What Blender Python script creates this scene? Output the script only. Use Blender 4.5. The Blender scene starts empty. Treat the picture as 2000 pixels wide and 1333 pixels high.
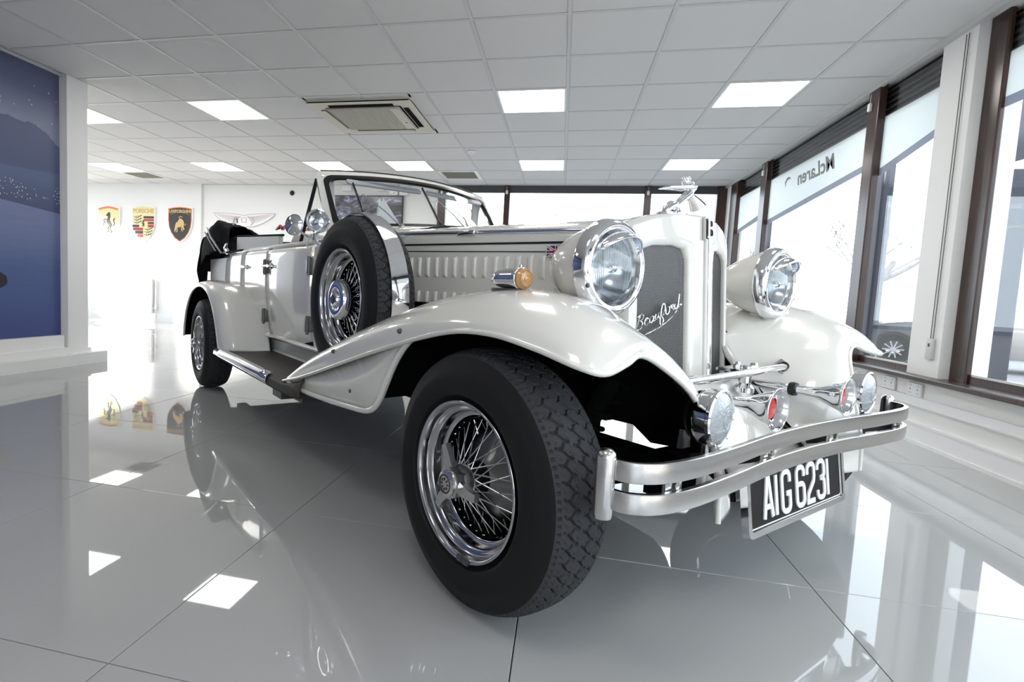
import bpy, bmesh, math, random
import numpy as np
from math import sin, cos, pi, radians, sqrt, atan2
from mathutils import Vector, Matrix

random.seed(7)
rng = np.random.default_rng(5)
scene = bpy.context.scene
COL = scene.collection

# ------------------------------------------------------------------ camera
HC = 0.81
FPX, PCX, PCY = 1063.5, 853.9, 653.1
yaw, pit, rol = -.2212, -.0795, .0472
Fw = Vector((sin(yaw)*cos(pit), cos(yaw)*cos(pit), sin(pit)))
Rt = Vector((cos(yaw), -sin(yaw), 0)); Up = Rt.cross(Fw)
R2 = Rt*cos(rol) + Up*sin(rol); U2 = -Rt*sin(rol) + Up*cos(rol)
camd = bpy.data.cameras.new('camera'); cam = bpy.data.objects.new('camera', camd); COL.objects.link(cam)
camd.sensor_fit = 'HORIZONTAL'; camd.sensor_width = 36; camd.lens = FPX*36/2000
camd.shift_x = (1000-PCX)/2000; camd.shift_y = (PCY-666.5)/2000
camd.clip_start = .02; camd.clip_end = 300
m = Matrix(((R2.x, U2.x, -Fw.x, 0), (R2.y, U2.y, -Fw.y, 0), (R2.z, U2.z, -Fw.z, HC), (0, 0, 0, 1)))
cam.matrix_world = m
scene.camera = cam

# ------------------------------------------------------------------ world, sun, exposure
world = bpy.data.worlds.new('overcast_sky'); scene.world = world; world.use_nodes = True
wn = world.node_tree.nodes; wl = world.node_tree.links
for n in list(wn): wn.remove(n)
wo = wn.new('ShaderNodeOutputWorld'); wb = wn.new('ShaderNodeBackground')
wb.inputs['Color'].default_value = (.80, .89, 1, 1); wb.inputs['Strength'].default_value = 2.9
wl.new(wb.outputs[0], wo.inputs[0])
sund = bpy.data.lights.new('sun', 'SUN'); sun = bpy.data.objects.new('sun', sund); COL.objects.link(sun)
sund.energy = 9.0; sund.angle = radians(4); sund.color = (1, .95, .88)
# low sun coming through glazing added on the unseen left side, onto the far wall
sun.rotation_euler = Vector((.42, .85, -.19)).to_track_quat('-Z', 'Y').to_euler()
scene.view_settings.view_transform = 'Standard'; scene.view_settings.look = 'None'
scene.view_settings.exposure = 0.72; scene.view_settings.gamma = 1
scene.view_settings.use_curve_mapping = False
PANEL_E = 7.0

# ------------------------------------------------------------------ materials
def nodemat(name):
    m = bpy.data.materials.new(name); m.use_nodes = True
    nt = m.node_tree
    return m, nt, nt.nodes['Principled BSDF']
def mat(name, col, rough=.5, metal=0, coat=0, spec=.5, bump=0, bscale=60, var=0, emit=None, estr=0, aniso=0, trans=0, ior=1.45, detail=2):
    m, nt, b = nodemat(name)
    b.inputs['Base Color'].default_value = (*col, 1); b.inputs['Roughness'].default_value = rough
    b.inputs['Metallic'].default_value = metal; b.inputs['Coat Weight'].default_value = coat
    b.inputs['Coat Roughness'].default_value = .03; b.inputs['Specular IOR Level'].default_value = spec
    b.inputs['Transmission Weight'].default_value = trans; b.inputs['IOR'].default_value = ior
    if emit: b.inputs['Emission Color'].default_value = (*emit, 1); b.inputs['Emission Strength'].default_value = estr
    if bump or var:
        tc = nt.nodes.new('ShaderNodeTexCoord'); nz = nt.nodes.new('ShaderNodeTexNoise')
        nz.inputs['Scale'].default_value = bscale; nz.inputs['Detail'].default_value = detail
        nt.links.new(tc.outputs['Object'], nz.inputs['Vector'])
        if bump:
            bp = nt.nodes.new('ShaderNodeBump'); bp.inputs['Strength'].default_value = bump; bp.inputs['Distance'].default_value = .004
            nt.links.new(nz.outputs['Fac'], bp.inputs['Height']); nt.links.new(bp.outputs[0], b.inputs['Normal'])
        if var:
            mx = nt.nodes.new('ShaderNodeMixRGB'); mx.blend_type = 'MIX'
            mx.inputs[1].default_value = (*[c*(1-var) for c in col], 1); mx.inputs[2].default_value = (*[min(1, c*(1+var)) for c in col], 1)
            nt.links.new(nz.outputs['Fac'], mx.inputs[0]); nt.links.new(mx.outputs[0], b.inputs['Base Color'])
    return m
def glassmat(name, tint=(1, 1, 1), refl=.08, rough=0):
    m = bpy.data.materials.new(name); m.use_nodes = True; nt = m.node_tree
    for n in list(nt.nodes): nt.nodes.remove(n)
    o = nt.nodes.new('ShaderNodeOutputMaterial'); t = nt.nodes.new('ShaderNodeBsdfTransparent'); g = nt.nodes.new('ShaderNodeBsdfGlossy')
    mx = nt.nodes.new('ShaderNodeMixShader'); f = nt.nodes.new('ShaderNodeFresnel'); ge = nt.nodes.new('ShaderNodeNewGeometry'); io = nt.nodes.new('ShaderNodeMapRange'); io.inputs['To Min'].default_value = 1.5; io.inputs['To Max'].default_value = 1/1.5
    nt.links.new(ge.outputs['Backfacing'], io.inputs['Value']); nt.links.new(io.outputs[0], f.inputs['IOR'])
    t.inputs[0].default_value = (*tint, 1); g.inputs['Roughness'].default_value = rough
    nt.links.new(f.outputs[0], mx.inputs[0]); nt.links.new(t.outputs[0], mx.inputs[1]); nt.links.new(g.outputs[0], mx.inputs[2])
    nt.links.new(mx.outputs[0], o.inputs[0])
    return m
M = {}
M['paint'] = mat('ivory_car_paint', (.70, .686, .64), .22, coat=1, spec=.5)
M['paint_grey'] = mat('grey_ivory_side', (.46, .45, .42), .35, coat=.4)
M['chrome'] = mat('chrome', (.80, .80, .82), .06, metal=1)
M['brushed'] = mat('worn_steel', (.62, .61, .60), .24, metal=1, bump=.05, bscale=90)
M['rubber'] = mat('tyre_rubber', (.010, .010, .0105), .60, spec=.25, bump=.15, bscale=240)
M['tread'] = mat('tread_rubber', (.030, .031, .034), .72, spec=.35, bump=.25, bscale=300)
M['black'] = mat('black_trim', (.012, .012, .013), .35)
M['cavity'] = mat('underseal', (.004, .004, .004), .9, spec=.1)
M['matt_black'] = mat('black_fabric', (.010, .010, .012), .85, spec=.15, bump=.4, bscale=120)
M['lens'] = glassmat('clear_lens', (.93, .96, .97))
M['glass'] = glassmat('window_glass', (.97, .985, .98))
M['reflector'] = mat('reflector', (.62, .64, .67), .18, metal=1)
M['rim_chrome'] = mat('rim_chrome', (.50, .50, .51), .12, metal=1)
M['dull_metal'] = mat('dull_metal', (.22, .22, .22), .30, metal=1)
M['amber'] = mat('amber_lens', (.50, .27, .10), .12, coat=1)
M['red'] = mat('red_diaphragm', (.42, .018, .010), .35)
M['mat_rubber'] = mat('running_board_rubber', (.052, .043, .038), .6, bump=.5, bscale=90, var=.25)
M['white'] = mat('white_paint', (.83, .82, .80), .55, bump=.04, bscale=160)
M['white_gloss'] = mat('white_gloss_paint', (.84, .84, .84), .28)
M['ceil'] = mat('ceiling_tile', (.71, .70, .69), .9, bump=.35, bscale=260, var=.03)
M['tbar'] = mat('ceiling_grid', (.60, .60, .59), .5)
M['wood'] = None
M['dark_board'] = mat('dark_fascia', (.06, .06, .062), .45)
M['cream'] = mat('cream_plastic', (.62, .59, .50), .5)
M['dark_void'] = mat('dark_void', (.003, .003, .003), .9, spec=.1)
M['plate_black'] = mat('plate_black', (.012, .011, .011), .5, spec=.2)
M['plate_white'] = mat('plate_white', (.82, .84, .85), .4)
M['leather'] = mat('pale_trim', (.58, .57, .54), .5, bump=.1, bscale=80)
def woodmat():
    m, nt, b = nodemat('dark_wood')
    tc = nt.nodes.new('ShaderNodeTexCoord'); mp = nt.nodes.new('ShaderNodeMapping'); mp.inputs['Scale'].default_value = (30, 30, 1.5)
    nz = nt.nodes.new('ShaderNodeTexNoise'); nz.inputs['Scale'].default_value = 3; nz.inputs['Detail'].default_value = 6
    cr = nt.nodes.new('ShaderNodeValToRGB'); cr.color_ramp.elements[0].position = .3; cr.color_ramp.elements[1].position = .75
    cr.color_ramp.elements[0].color = (.018, .008, .006, 1); cr.color_ramp.elements[1].color = (.085, .042, .030, 1)
    nt.links.new(tc.outputs['Object'], mp.inputs[0]); nt.links.new(mp.outputs[0], nz.inputs['Vector'])
    nt.links.new(nz.outputs['Fac'], cr.inputs[0]); nt.links.new(cr.outputs[0], b.inputs['Base Color'])
    b.inputs['Roughness'].default_value = .28
    return m
M['wood'] = woodmat()
def floormat():
    m, nt, b = nodemat('polished_porcelain')
    tc = nt.nodes.new('ShaderNodeTexCoord'); nz = nt.nodes.new('ShaderNodeTexNoise'); nz.inputs['Scale'].default_value = 420; nz.inputs['Detail'].default_value = 2
    n2 = nt.nodes.new('ShaderNodeTexNoise'); n2.inputs['Scale'].default_value = 1.3; n2.inputs['Detail'].default_value = 3
    mx = nt.nodes.new('ShaderNodeMixRGB'); mx.inputs[1].default_value = (.365, .365, .36, 1); mx.inputs[2].default_value = (.44, .44, .435, 1)
    nt.links.new(tc.outputs['Object'], nz.inputs['Vector']); nt.links.new(nz.outputs['Fac'], mx.inputs[0]); nt.links.new(mx.outputs[0], b.inputs['Base Color'])
    nt.links.new(tc.outputs['Object'], n2.inputs['Vector'])
    mr = nt.nodes.new('ShaderNodeMapRange'); mr.inputs['To Min'].default_value = .012; mr.inputs['To Max'].default_value = .035
    nt.links.new(n2.outputs['Fac'], mr.inputs['Value']); nt.links.new(mr.outputs[0], b.inputs['Roughness'])
    b.inputs['Specular IOR Level'].default_value = .58; b.inputs['IOR'].default_value = 1.55
    return m
M['floor'] = floormat()

# ------------------------------------------------------------------ mesh helpers
class MB:
    def __init__(s): s.v = []; s.f = []; s.mi = []
    def add(s, vs, fs, mi=0):
        o = len(s.v); s.v += [tuple(map(float, v)) for v in vs]; s.f += [tuple(int(i)+o for i in f) for f in fs]; s.mi += [mi]*len(fs); return s
    def box(s, x0, x1, y0, y1, z0, z1, mi=0, mtx=None):
        vs = [(x, y, z) for z in (z0, z1) for y in (y0, y1) for x in (x0, x1)]
        if mtx is not None: vs = [mtx @ Vector(v) for v in vs]
        return s.add(vs, [(0, 2, 3, 1), (4, 5, 7, 6), (0, 1, 5, 4), (2, 6, 7, 3), (0, 4, 6, 2), (1, 3, 7, 5)], mi)
    def bbox(s, x0, x1, y0, y1, z0, z1, c=.01, mi=0, mtx=None):   # box with chamfered vertical section, all edges
        X = (x0, x0+c, x1-c, x1); Y = (y0, y0+c, y1-c, y1); Z = (z0, z0+c, z1-c, z1)
        bm = bmesh.new(); bmesh.ops.create_cube(bm, size=1)
        for v in bm.verts: v.co = Vector(((x0+x1)/2+v.co.x*(x1-x0), (y0+y1)/2+v.co.y*(y1-y0), (z0+z1)/2+v.co.z*(z1-z0)))
        bmesh.ops.bevel(bm, geom=bm.edges[:], offset=c, segments=2, affect='EDGES', profile=.5)
        if mtx is not None: bmesh.ops.transform(bm, matrix=mtx, verts=bm.verts[:])
        bm.verts.index_update()
        s.add([v.co for v in bm.verts], [[v.index for v in f.verts] for f in bm.faces], mi); bm.free(); return s
    def grid(s, P, closeu=False, closev=False, mi=0, flip=False):
        P = np.asarray(P, float); n, k = P.shape[:2]; fs = []
        for i in range(n if closeu else n-1):
            for j in range(k if closev else k-1):
                a = i*k+j; b = ((i+1) % n)*k+j; c = ((i+1) % n)*k+(j+1) % k; d = i*k+(j+1) % k
                fs.append((a, d, c, b) if flip else (a, b, c, d))
        return s.add(P.reshape(-1, 3), fs, mi)
    def tube(s, path, r, n=10, mi=0, closed=False, cap=True, flat=None):
        path = [Vector(p) for p in path]; k = len(path)
        rs = list(r) if hasattr(r, '__len__') else [r]*k
        rings = []; nrm = None
        for i, p in enumerate(path):
            if closed: t = path[(i+1) % k]-path[i-1]
            else: t = path[min(i+1, k-1)]-path[max(i-1, 0)]
            t = t.normalized() if t.length > 1e-9 else Vector((0, 0, 1))
            if nrm is None:
                a = Vector((0, 0, 1)) if abs(t.z) < .9 else Vector((1, 0, 0)); nrm = (a-t*a.dot(t)).normalized()
            else:
                nn = nrm-t*nrm.dot(t); nrm = nn.normalized() if nn.length > 1e-6 else nrm
            b = t.cross(nrm); fl = flat or (1, 1)
            rings.append([p+(nrm*cos(2*pi*q/n)*fl[0]+b*sin(2*pi*q/n)*fl[1])*rs[i] for q in range(n)])
        o = len(s.v); s.grid([[tuple(v) for v in rg] for rg in rings], closeu=closed, closev=True, mi=mi)
        if cap and not closed:
            s.f.append(tuple(o+q for q in range(n))); s.f.append(tuple(o+(k-1)*n+q for q in reversed(range(n)))); s.mi += [mi, mi]
        return s
    def lathe(s, prof, n=32, mtx=None, mi=0, close=False, mis=None):   # prof: (radius, height) about local Z
        mtx = mtx or Matrix()
        P = [[tuple(mtx @ Vector((r*cos(2*pi*q/n), r*sin(2*pi*q/n), h))) for q in range(n)] for r, h in prof]
        if mis:
            for i in range(len(prof)-1): s.grid([P[i], P[i+1]], closev=True, mi=mis[i])
            return s
        return s.grid(P, closeu=close, closev=True, mi=mi)
    def prism(s, poly, z0, z1, mtx=None, mi=0):
        mtx = mtx or Matrix(); n = len(poly)
        vs = [mtx @ Vector((x, y, z0)) for x, y in poly]+[mtx @ Vector((x, y, z1)) for x, y in poly]
        fs = [tuple(reversed(range(n))), tuple(range(n, 2*n))]+[(i, (i+1) % n, n+(i+1) % n, n+i) for i in range(n)]
        return s.add(vs, fs, mi)
    def ring(s, outer, inner, z0, z1, mtx=None, mi=0):      # frame between two loops with the same point count
        mtx = mtx or Matrix(); n = len(outer)
        P = [[mtx @ Vector((x, y, z)) for x, y in L] for L, z in ((outer, z0), (outer, z1), (inner, z1), (inner, z0))]
        return s.grid([[tuple(v) for v in r] for r in P], closeu=True, closev=True, mi=mi)
    def stroke(s, pts, w, z0, z1, mtx=None, mi=0, closed=False):   # flat ribbon of width w with depth
        mtx = mtx or Matrix(); pts = [Vector((p[0], p[1])) for p in pts]; k = len(pts); L = []; Rr = []
        for i, p in enumerate(pts):
            a = pts[i-1] if (i or closed) else p; b = pts[(i+1) % k] if (i < k-1 or closed) else p
            t1 = (p-a).normalized() if (p-a).length > 1e-9 else None; t2 = (b-p).normalized() if (b-p).length > 1e-9 else None
            t = (t1 or t2)+(t2 or t1); t = t.normalized() if t.length > 1e-6 else (t1 or t2)
            nn = Vector((-t.y, t.x)); sc = 1/max(.5, nn.dot(Vector((-(t1 or t2).y, (t1 or t2).x))))
            L.append(p+nn*w/2*sc); Rr.append(p-nn*w/2*sc)
        P = [[tuple(mtx @ Vector((q.x, q.y, z))) for q in l] for l, z in ((L, z0), (L, z1), (Rr, z1), (Rr, z0))]
        o = len(s.v); s.grid(P, closeu=True, closev=closed, mi=mi)
        if not closed:
            s.f += [(o, o+k, o+2*k, o+3*k), (o+4*k-1, o+3*k-1, o+2*k-1, o+k-1)]; s.mi += [mi, mi]
        return s
    def obj(s, name, mats, parent=None, smooth=35, loc=None, rot=None, label=None, cat=None, group=None, kind=None, fixn=True):
        me = bpy.data.meshes.new(name); me.from_pydata(s.v, [], s.f)
        if not isinstance(mats, (list, tuple)): mats = [mats]
        for m in mats: me.materials.append(M[m] if isinstance(m, str) else m)
        if len(mats) > 1: me.polygons.foreach_set('material_index', s.mi)
        me.validate()
        if fixn:
            bm = bmesh.new(); bm.from_mesh(me); bmesh.ops.recalc_face_normals(bm, faces=bm.faces[:]); bm.to_mesh(me); bm.free()
        if smooth:
            me.polygons.foreach_set('use_smooth', [True]*len(me.polygons)); me.set_sharp_from_angle(angle=radians(smooth))
        me.update()
        o = bpy.data.objects.new(name, me); COL.objects.link(o)
        if parent is not None: o.parent = parent
        if loc is not None: o.location = loc
        if rot is not None: o.rotation_euler = rot
        tag(o, label, cat, group, kind); return o
def tag(o, label=None, cat=None, group=None, kind=None):
    if label: o['label'] = label
    if cat: o['category'] = cat
    if group: o['group'] = group
    if kind: o['kind'] = kind
    return o
def empty(name, loc=(0, 0, 0), rz=0, **k):
    o = bpy.data.objects.new(name, None); COL.objects.link(o); o.location = loc; o.rotation_euler = (0, 0, rz); o.empty_display_size = .1
    return tag(o, **k)
def dup(o, parent=None, **k):
    c = o.copy(); COL.objects.link(c)
    if parent is not None: c.parent = parent
    for ch in list(o.children): dup(ch, c)
    return tag(c, **k)
def cr(P, n, axis=0):            # Catmull-Rom resampling along an axis, through the control points
    P = np.moveaxis(np.asarray(P, float), axis, 0); k = len(P); out = []
    for t in np.linspace(0, k-1, n):
        i = min(int(t), k-2); u = t-i
        p1, p2 = P[i], P[i+1]; p0 = P[i-1] if i > 0 else 2*p1-p2; p3 = P[i+2] if i+2 < k else 2*p2-p1
        out.append(.5*((2*p1)+(-p0+p2)*u+(2*p0-5*p1+4*p2-p3)*u*u+(-p0+3*p1-3*p2+p3)*u**3))
    return np.moveaxis(np.array(out), 0, axis)
def axm(loc, zdir, up=(0, 0, 1)):   # frame whose Z points along zdir
    z = Vector(zdir).normalized(); u = Vector(up); x = u.cross(z)
    if x.length < 1e-5: x = Vector((1, 0, 0)).cross(z)
    x.normalize(); y = z.cross(x)
    return Matrix(((x.x, y.x, z.x, loc[0]), (x.y, y.y, z.y, loc[1]), (x.z, y.z, z.z, loc[2]), (0, 0, 0, 1)))
def arc(cx, cy, r, a0, a1, n=8, ry=None):
    return [(cx+r*cos(radians(a0+(a1-a0)*i/n)), cy+(ry or r)*sin(radians(a0+(a1-a0)*i/n))) for i in range(n+1)]
def rrect(x0, x1, y0, y1, r, n=5):
    r4 = r if hasattr(r, '__len__') else (r,)*4
    return arc(x1-r4[0], y1-r4[0], r4[0], 0, 90, n)+arc(x0+r4[1], y1-r4[1], r4[1], 90, 180, n)+arc(x0+r4[2], y0+r4[2], r4[2], 180, 270, n)+arc(x1-r4[3], y0+r4[3], r4[3], 270, 360, n)
# ------------------------------------------------------------------ room shell
ZC = 2.512; XR = 2.23; YB = 8.74; XL = -4.33; XLL = -9.4; YF = -3.2
b = MB().box(XL-.2, XR+.25, YF-.2, YB+.2, -.14, -.012).box(XLL-.2, XL-.2, 3.99, YB+.2, -.14, -.012)
flo = b.obj('floor', mat('grout', (.10, .10, .10), .8), smooth=0, kind='structure')
# 0.82 m porcelain tiles, each a piece of the floor
tb = MB().bbox(.0012, .8188, .0012, .8188, -.012, 0, .0012)
first = None
for i in range(-12, 4):
    for j in range(-5, 11):
        x0 = -.057+.82*i; y0 = .91+.82*(j-1)
        if x0 > XR+.1 or x0+.82 < XLL or y0 > YB or (x0+.82 < XL-.3 and y0+.82 < 4.0) : continue
        if first is None: first = tb.obj('floor_tile', 'floor', flo, smooth=0, loc=(x0, y0, 0))
        else:
            c = first.copy(); COL.objects.link(c); c.location = (x0, y0, 0)
# ceiling: slab, exposed T-bar grid, lay-in tiles
cei = MB().box(XLL-.2, XR+.5, YF-.2, YB+.2, ZC+.06, ZC+.16).obj('ceiling', 'white', smooth=0, kind='structure')
lights = [(-9, 2), (-6, 2), (-1, 2), (2, 2), (-12, 6), (-9, 6), (-6, 6), (-4, 6), (-1, 6), (2, 6), (-6, -2), (-1, -2), (2, -2), (-6, -6), (-1, -6), (2, -6)]
holes = set(lights) | {(-4, 2), (-3, 2), (-4, 3), (-3, 3)}
vents = [(-12, 7), (-3, 7)]
holes |= set(vents)
GX, GY = -.062, 3.4926
tb = MB().bbox(.012, .588, .012, .588, 0, .012, .003); tfirst = None; rest = MB(); ntile = 0
for i in range(-16, 4):
    for j in range(-12, 9):
        x0 = GX+.6*i; y0 = GY+.6*j
        if (i, j) in holes or x0 > XR or x0+.6 < XLL: continue
        if x0+.3 < XL and j < 1: continue
        if j < -2:
            rest.box(x0+.012, min(x0+.588, XR-.02), y0+.012, y0+.588, ZC, ZC+.012); continue
        w = min(.588, XR-.025-x0)
        h = min(.588, YB-y0)
        if w < .05: continue
        if w < .58 or h < .58:
            MB().bbox(.012, w, .012, h, 0, .012, .003).obj('ceiling_tile', 'ceil', cei, smooth=0, loc=(x0, y0, ZC)); continue
        if tfirst is None: tfirst = tb.obj('ceiling_tile', 'ceil', cei, smooth=0, loc=(x0, y0, ZC))
        else:
            c = tfirst.copy(); COL.objects.link(c); c.location = (x0, y0, ZC+random.uniform(-.0005, .0005))
rest.obj('ceiling_tiles_behind_view', 'ceil', cei, smooth=0, kind='stuff')
g = MB()
for i in range(-15, 4):
    x = GX+.6*i
    if x < XLL: continue
    g.box(x-.012, x+.012, YF if x > XL else 4.1, YB, ZC-.004, ZC+.03)
for j in range(-11, 10):
    y = GY+.6*j; x0 = XL if y < 4.1 else XLL
    if y > YB: continue
    g.box(x0, XR, y-.012, y+.012, ZC-.0035, ZC+.03)
g.obj('ceiling_grid', 'tbar', cei, smooth=0)
g = MB().box(XR-.03, XR, YF, YB, ZC-.035, ZC+.05).box(XL, XL+.025, YF, 4.2, ZC-.02, ZC+.05).box(-9.4, -2.05, YB-.03, YB, ZC-.012, ZC+.05)
g.obj('trim_1', 'tbar', None, smooth=0, kind='structure')
# flat LED panels
M['led'] = mat('led_panel', (.9, .9, .9), .5, emit=(1, .965, .91), estr=PANEL_E)
names = {(-9, 2): 'square ceiling light panel cut off by the white pillar', (-6, 2): 'square ceiling light panel between the white pillar and the air conditioner',
         (-1, 2): 'square ceiling light panel right of the air conditioner above the bonnet', (2, 2): 'largest ceiling light panel beside the right hand windows',
         (-12, 6): 'far left ceiling light panel above the shield shaped wall badges', (-9, 6): 'far ceiling light panel above the winged wall emblem',
         (-6, 6): 'far ceiling light panel just left above the windscreen top', (-4, 6): 'far ceiling light panel above the middle of the windscreen',
         (-1, 6): 'far ceiling light panel in front of the middle back window', (2, 6): 'far ceiling light panel above the chrome mascot near the right corner',
         (-6, -2): 'ceiling light panel over the floor behind the viewer, left', (-1, -2): 'ceiling light panel straight behind the viewer', (2, -2): 'ceiling light panel behind the viewer by the windows',
         (-6, -6): 'rearmost ceiling light panel on the left', (-1, -6): 'rearmost ceiling light panel in the middle', (2, -6): 'rearmost ceiling light panel by the windows'}
for (i, j) in lights:
    e = empty('ceiling_light', (GX+.6*i+.3, GY+.6*j+.3, ZC), label=names[(i, j)], cat='ceiling light', group='flat square ceiling light panels')
    MB().ring(rrect(-.288, .288, -.288, .288, .004, 1), rrect(-.272, .272, -.272, .272, .004, 1), -.004, .02).obj('frame', 'white_gloss', e, smooth=0)
    MB().box(-.272, .272, -.272, .272, .002, .012).obj('diffuser', 'led', e, smooth=0)
# air conditioning cassette
ax0, ax1, ay0, ay1 = -2.43, -1.42, 4.78, 5.74
e = empty('air_conditioner', ((ax0+ax1)/2, (ay0+ay1)/2, ZC), label='square cream air conditioning cassette set into the ceiling above the windscreen', cat='air conditioner')
hx, hy = (ax1-ax0)/2, (ay1-ay0)/2
MB().box(-hx+.04, hx-.04, -hy+.04, hy-.04, -.005, .06).obj('air_outlet_void', 'dark_void', e, smooth=0)
MB().ring(rrect(-hx, hx, -hy, hy, .02, 3), rrect(-hx+.13, hx-.13, -hy+.13, hy-.13, .01, 3), -.03, -.018).ring(rrect(-hx, hx, -hy, hy, .02, 3), rrect(-hx+.012, hx-.012, -hy+.012, hy-.012, .01, 3), -.0285, .0).obj('fascia', 'cream', e)
for s, (a, b2, c, d) in enumerate(((-hx+.19, hx-.19, -hy+.07, -hy+.12), (-hx+.19, hx-.19, hy-.12, hy-.07), (-hx+.07, -hx+.12, -hy+.19, hy-.19), (hx-.12, hx-.07, -hy+.19, hy-.19))):
    if s in (1, 2): MB().box(a+.004, b2-.004, c+.004, d-.004, -.042, -.034).obj('outlet_flap', 'cream', e, smooth=0)
    MB().box(a, b2, c, d, -.034, -.024).obj('slot_shade', 'dark_void', e, smooth=0)  # near-black box paints the shaded depth of the slot; nothing is recessed
gx, gy = hx-.15, hy-.15
MB().box(-gx, gx, -gy, gy, -.036, -.028).obj('grille_panel', mat('ac_grille', (.44, .42, .36), .6), e, smooth=0)
g = MB()
for k in range(34):
    t = -gx+2*gx*(k+.5)/34; g.box(t-.0035, t+.0035, -gy+.01, gy-.01, -.042, -.036)
for k in range(30):
    t = -gy+2*gy*(k+.5)/30; g.box(-gx+.01, gx-.01, t-.003, t+.003, -.041, -.036)
g.obj('grille_bars', 'cream', e, smooth=0, kind='stuff')
MB().box(gx-.10, gx-.01, -gy+.02, gy-.02, -.044, -.036).obj('display_strip', 'cream', e, smooth=0)
MB().lathe([(0, -.046), (.012, -.046), (.012, -.04)], 10).obj('sensor_eye', 'black', e, loc=(gx-.05, .1, 0))
for q in ((-2.446, ax0, 4.702, 5.88), (ax1, -1.274, 4.702, 5.88), (ax0, ax1, 4.702, ay0), (ax0, ax1, ay1, 5.88)): MB().box(q[0]-.01, q[1]+.01, q[2]-.01, q[3]+.01, ZC, ZC+.012).obj('ceiling_tile', 'ceil', cei, smooth=0)
# slatted vents
for (i, j), lb in zip(vents, ('slatted ceiling vent above the shield shaped wall badges', 'slatted ceiling vent beyond the right end of the windscreen')):
    e = empty('ceiling_vent', (GX+.6*i+.3, GY+.6*j+.3, ZC), label=lb, cat='vent', group='slatted ceiling vents')
    MB().ring(rrect(-.288, .288, -.288, .288, .004, 1), rrect(-.24, .24, -.24, .24, .004, 1), -.006, .02).obj('frame', 'white_gloss', e, smooth=0)
    MB().box(-.25, .25, -.25, .25, .03, .04).obj('backing', 'dark_void', e, smooth=0)
    for k in range(9):
        y = -.21+k*.0525; MB().box(-.24, .24, -.014, .014, -.002, .002, mtx=Matrix.Rotation(radians(42), 4, 'X')).obj('slat', 'cream', e, smooth=0, loc=(0, y, .008))
e = empty('smoke_detector', (-1.17, 6.62, ZC), label='small white smoke detector on the ceiling grid right of the air conditioner', cat='detector')
MB().lathe([(.05, 0), (.05, -.012), (.042, -.022), (.02, -.024), (.02, -.04), (0, -.042)], 20).obj('housing', 'white_gloss', e)
MB().lathe([(.0505, -.004), (.0505, -.007)], 20).obj('seam_ring', 'dark_board', e)

# walls
def st(name, mb, m, **k): return mb.obj(name, m, smooth=0, kind='structure', **k)
st('wall_left', MB().box(XL-.2, XL, YF, 4.19, 0, ZC+.06), 'white')
st('wall_left_return', MB().box(XLL, XL-.2, 3.99, 4.19, 0, .35).box(XLL, XL-.2, 3.99, 4.19, 2.42, ZC+.06).box(XLL, XLL+.3, 3.99, 4.19, .35, 2.42).box(XL-.5, XL-.2, 3.99, 4.19, .35, 2.42), 'white')  # unseen wall, opened up to admit sun and skylight
st('pillar', MB().box(XL, -4.255, 3.98, 4.19, .0, ZC+.02).box(XL, -4.236, 3.981, 4.205, .10, .135).box(XL, -4.15, 3.94, 4.3, 0, .10), 'white')
st('trim_2', MB().box(XL, -4.27, YF, 3.955, .155, .262).box(XL, -4.235, YF, 3.98, .095, .155).box(XL, -4.15, YF, 3.94, .0, .0945), 'white')
wl_ = MB().box(XLL, -6.39, YB-.05, YB+.15, 0, ZC+.06).box(-6.39, -2.03, YB, YB+.15, 0, ZC+.06).box(-2.03, XR+.4, YB+.02, YB+.12, 0, .62).box(-2.03, XR+.4, YB, YB+.15, ZC-.005, ZC+.1)
st('wall_back', wl_, 'white')
st('baseboard_back', MB().box(XLL, -2.0, YB-.075, YB-.04, 0, .13).box(-6.39, -2.0, YB-.03, YB, 0, .13), 'white_gloss')
# unseen left side: wall with a wide opening added to let daylight in
st('wall_left_far', MB().box(XLL-.15, XLL, 4.19, YB, 0, .5).box(XLL-.15, XLL, 4.19, YB, 2.35, ZC+.06).box(XLL-.15, XLL, 4.19, 4.5, .5, 2.35).box(XLL-.15, XLL, 8.3, YB, .5, 2.35), 'white')
st('wall_front', MB().box(XL, XR+.3, YF-.15, YF, 0, .35).box(XL, XR+.3, YF-.15, YF, 2.4, ZC+.06).box(XL, .3, YF-.15, YF, .35, 2.4).box(2.0, XR+.3, YF-.15, YF, .35, 2.4), 'white')
o = MB().box(XLL+.3, XL-.5, 4.03, 4.15, .35, .40).obj('added_window', 'wood', smooth=0, kind='structure')  # unseen glazing, added so sun and sky brighten the far left wall
for x in (-9.1, -7.6, -6.3, -4.86): MB().bbox(x, x+.06, 4.03, 4.15, .40, 2.42, .006).obj('window_frame', 'wood', o, smooth=0)
MB().box(XLL+.3, XL-.5, 4.085, 4.091, .40, 2.42).obj('pane', 'glass', o, smooth=0)
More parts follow.
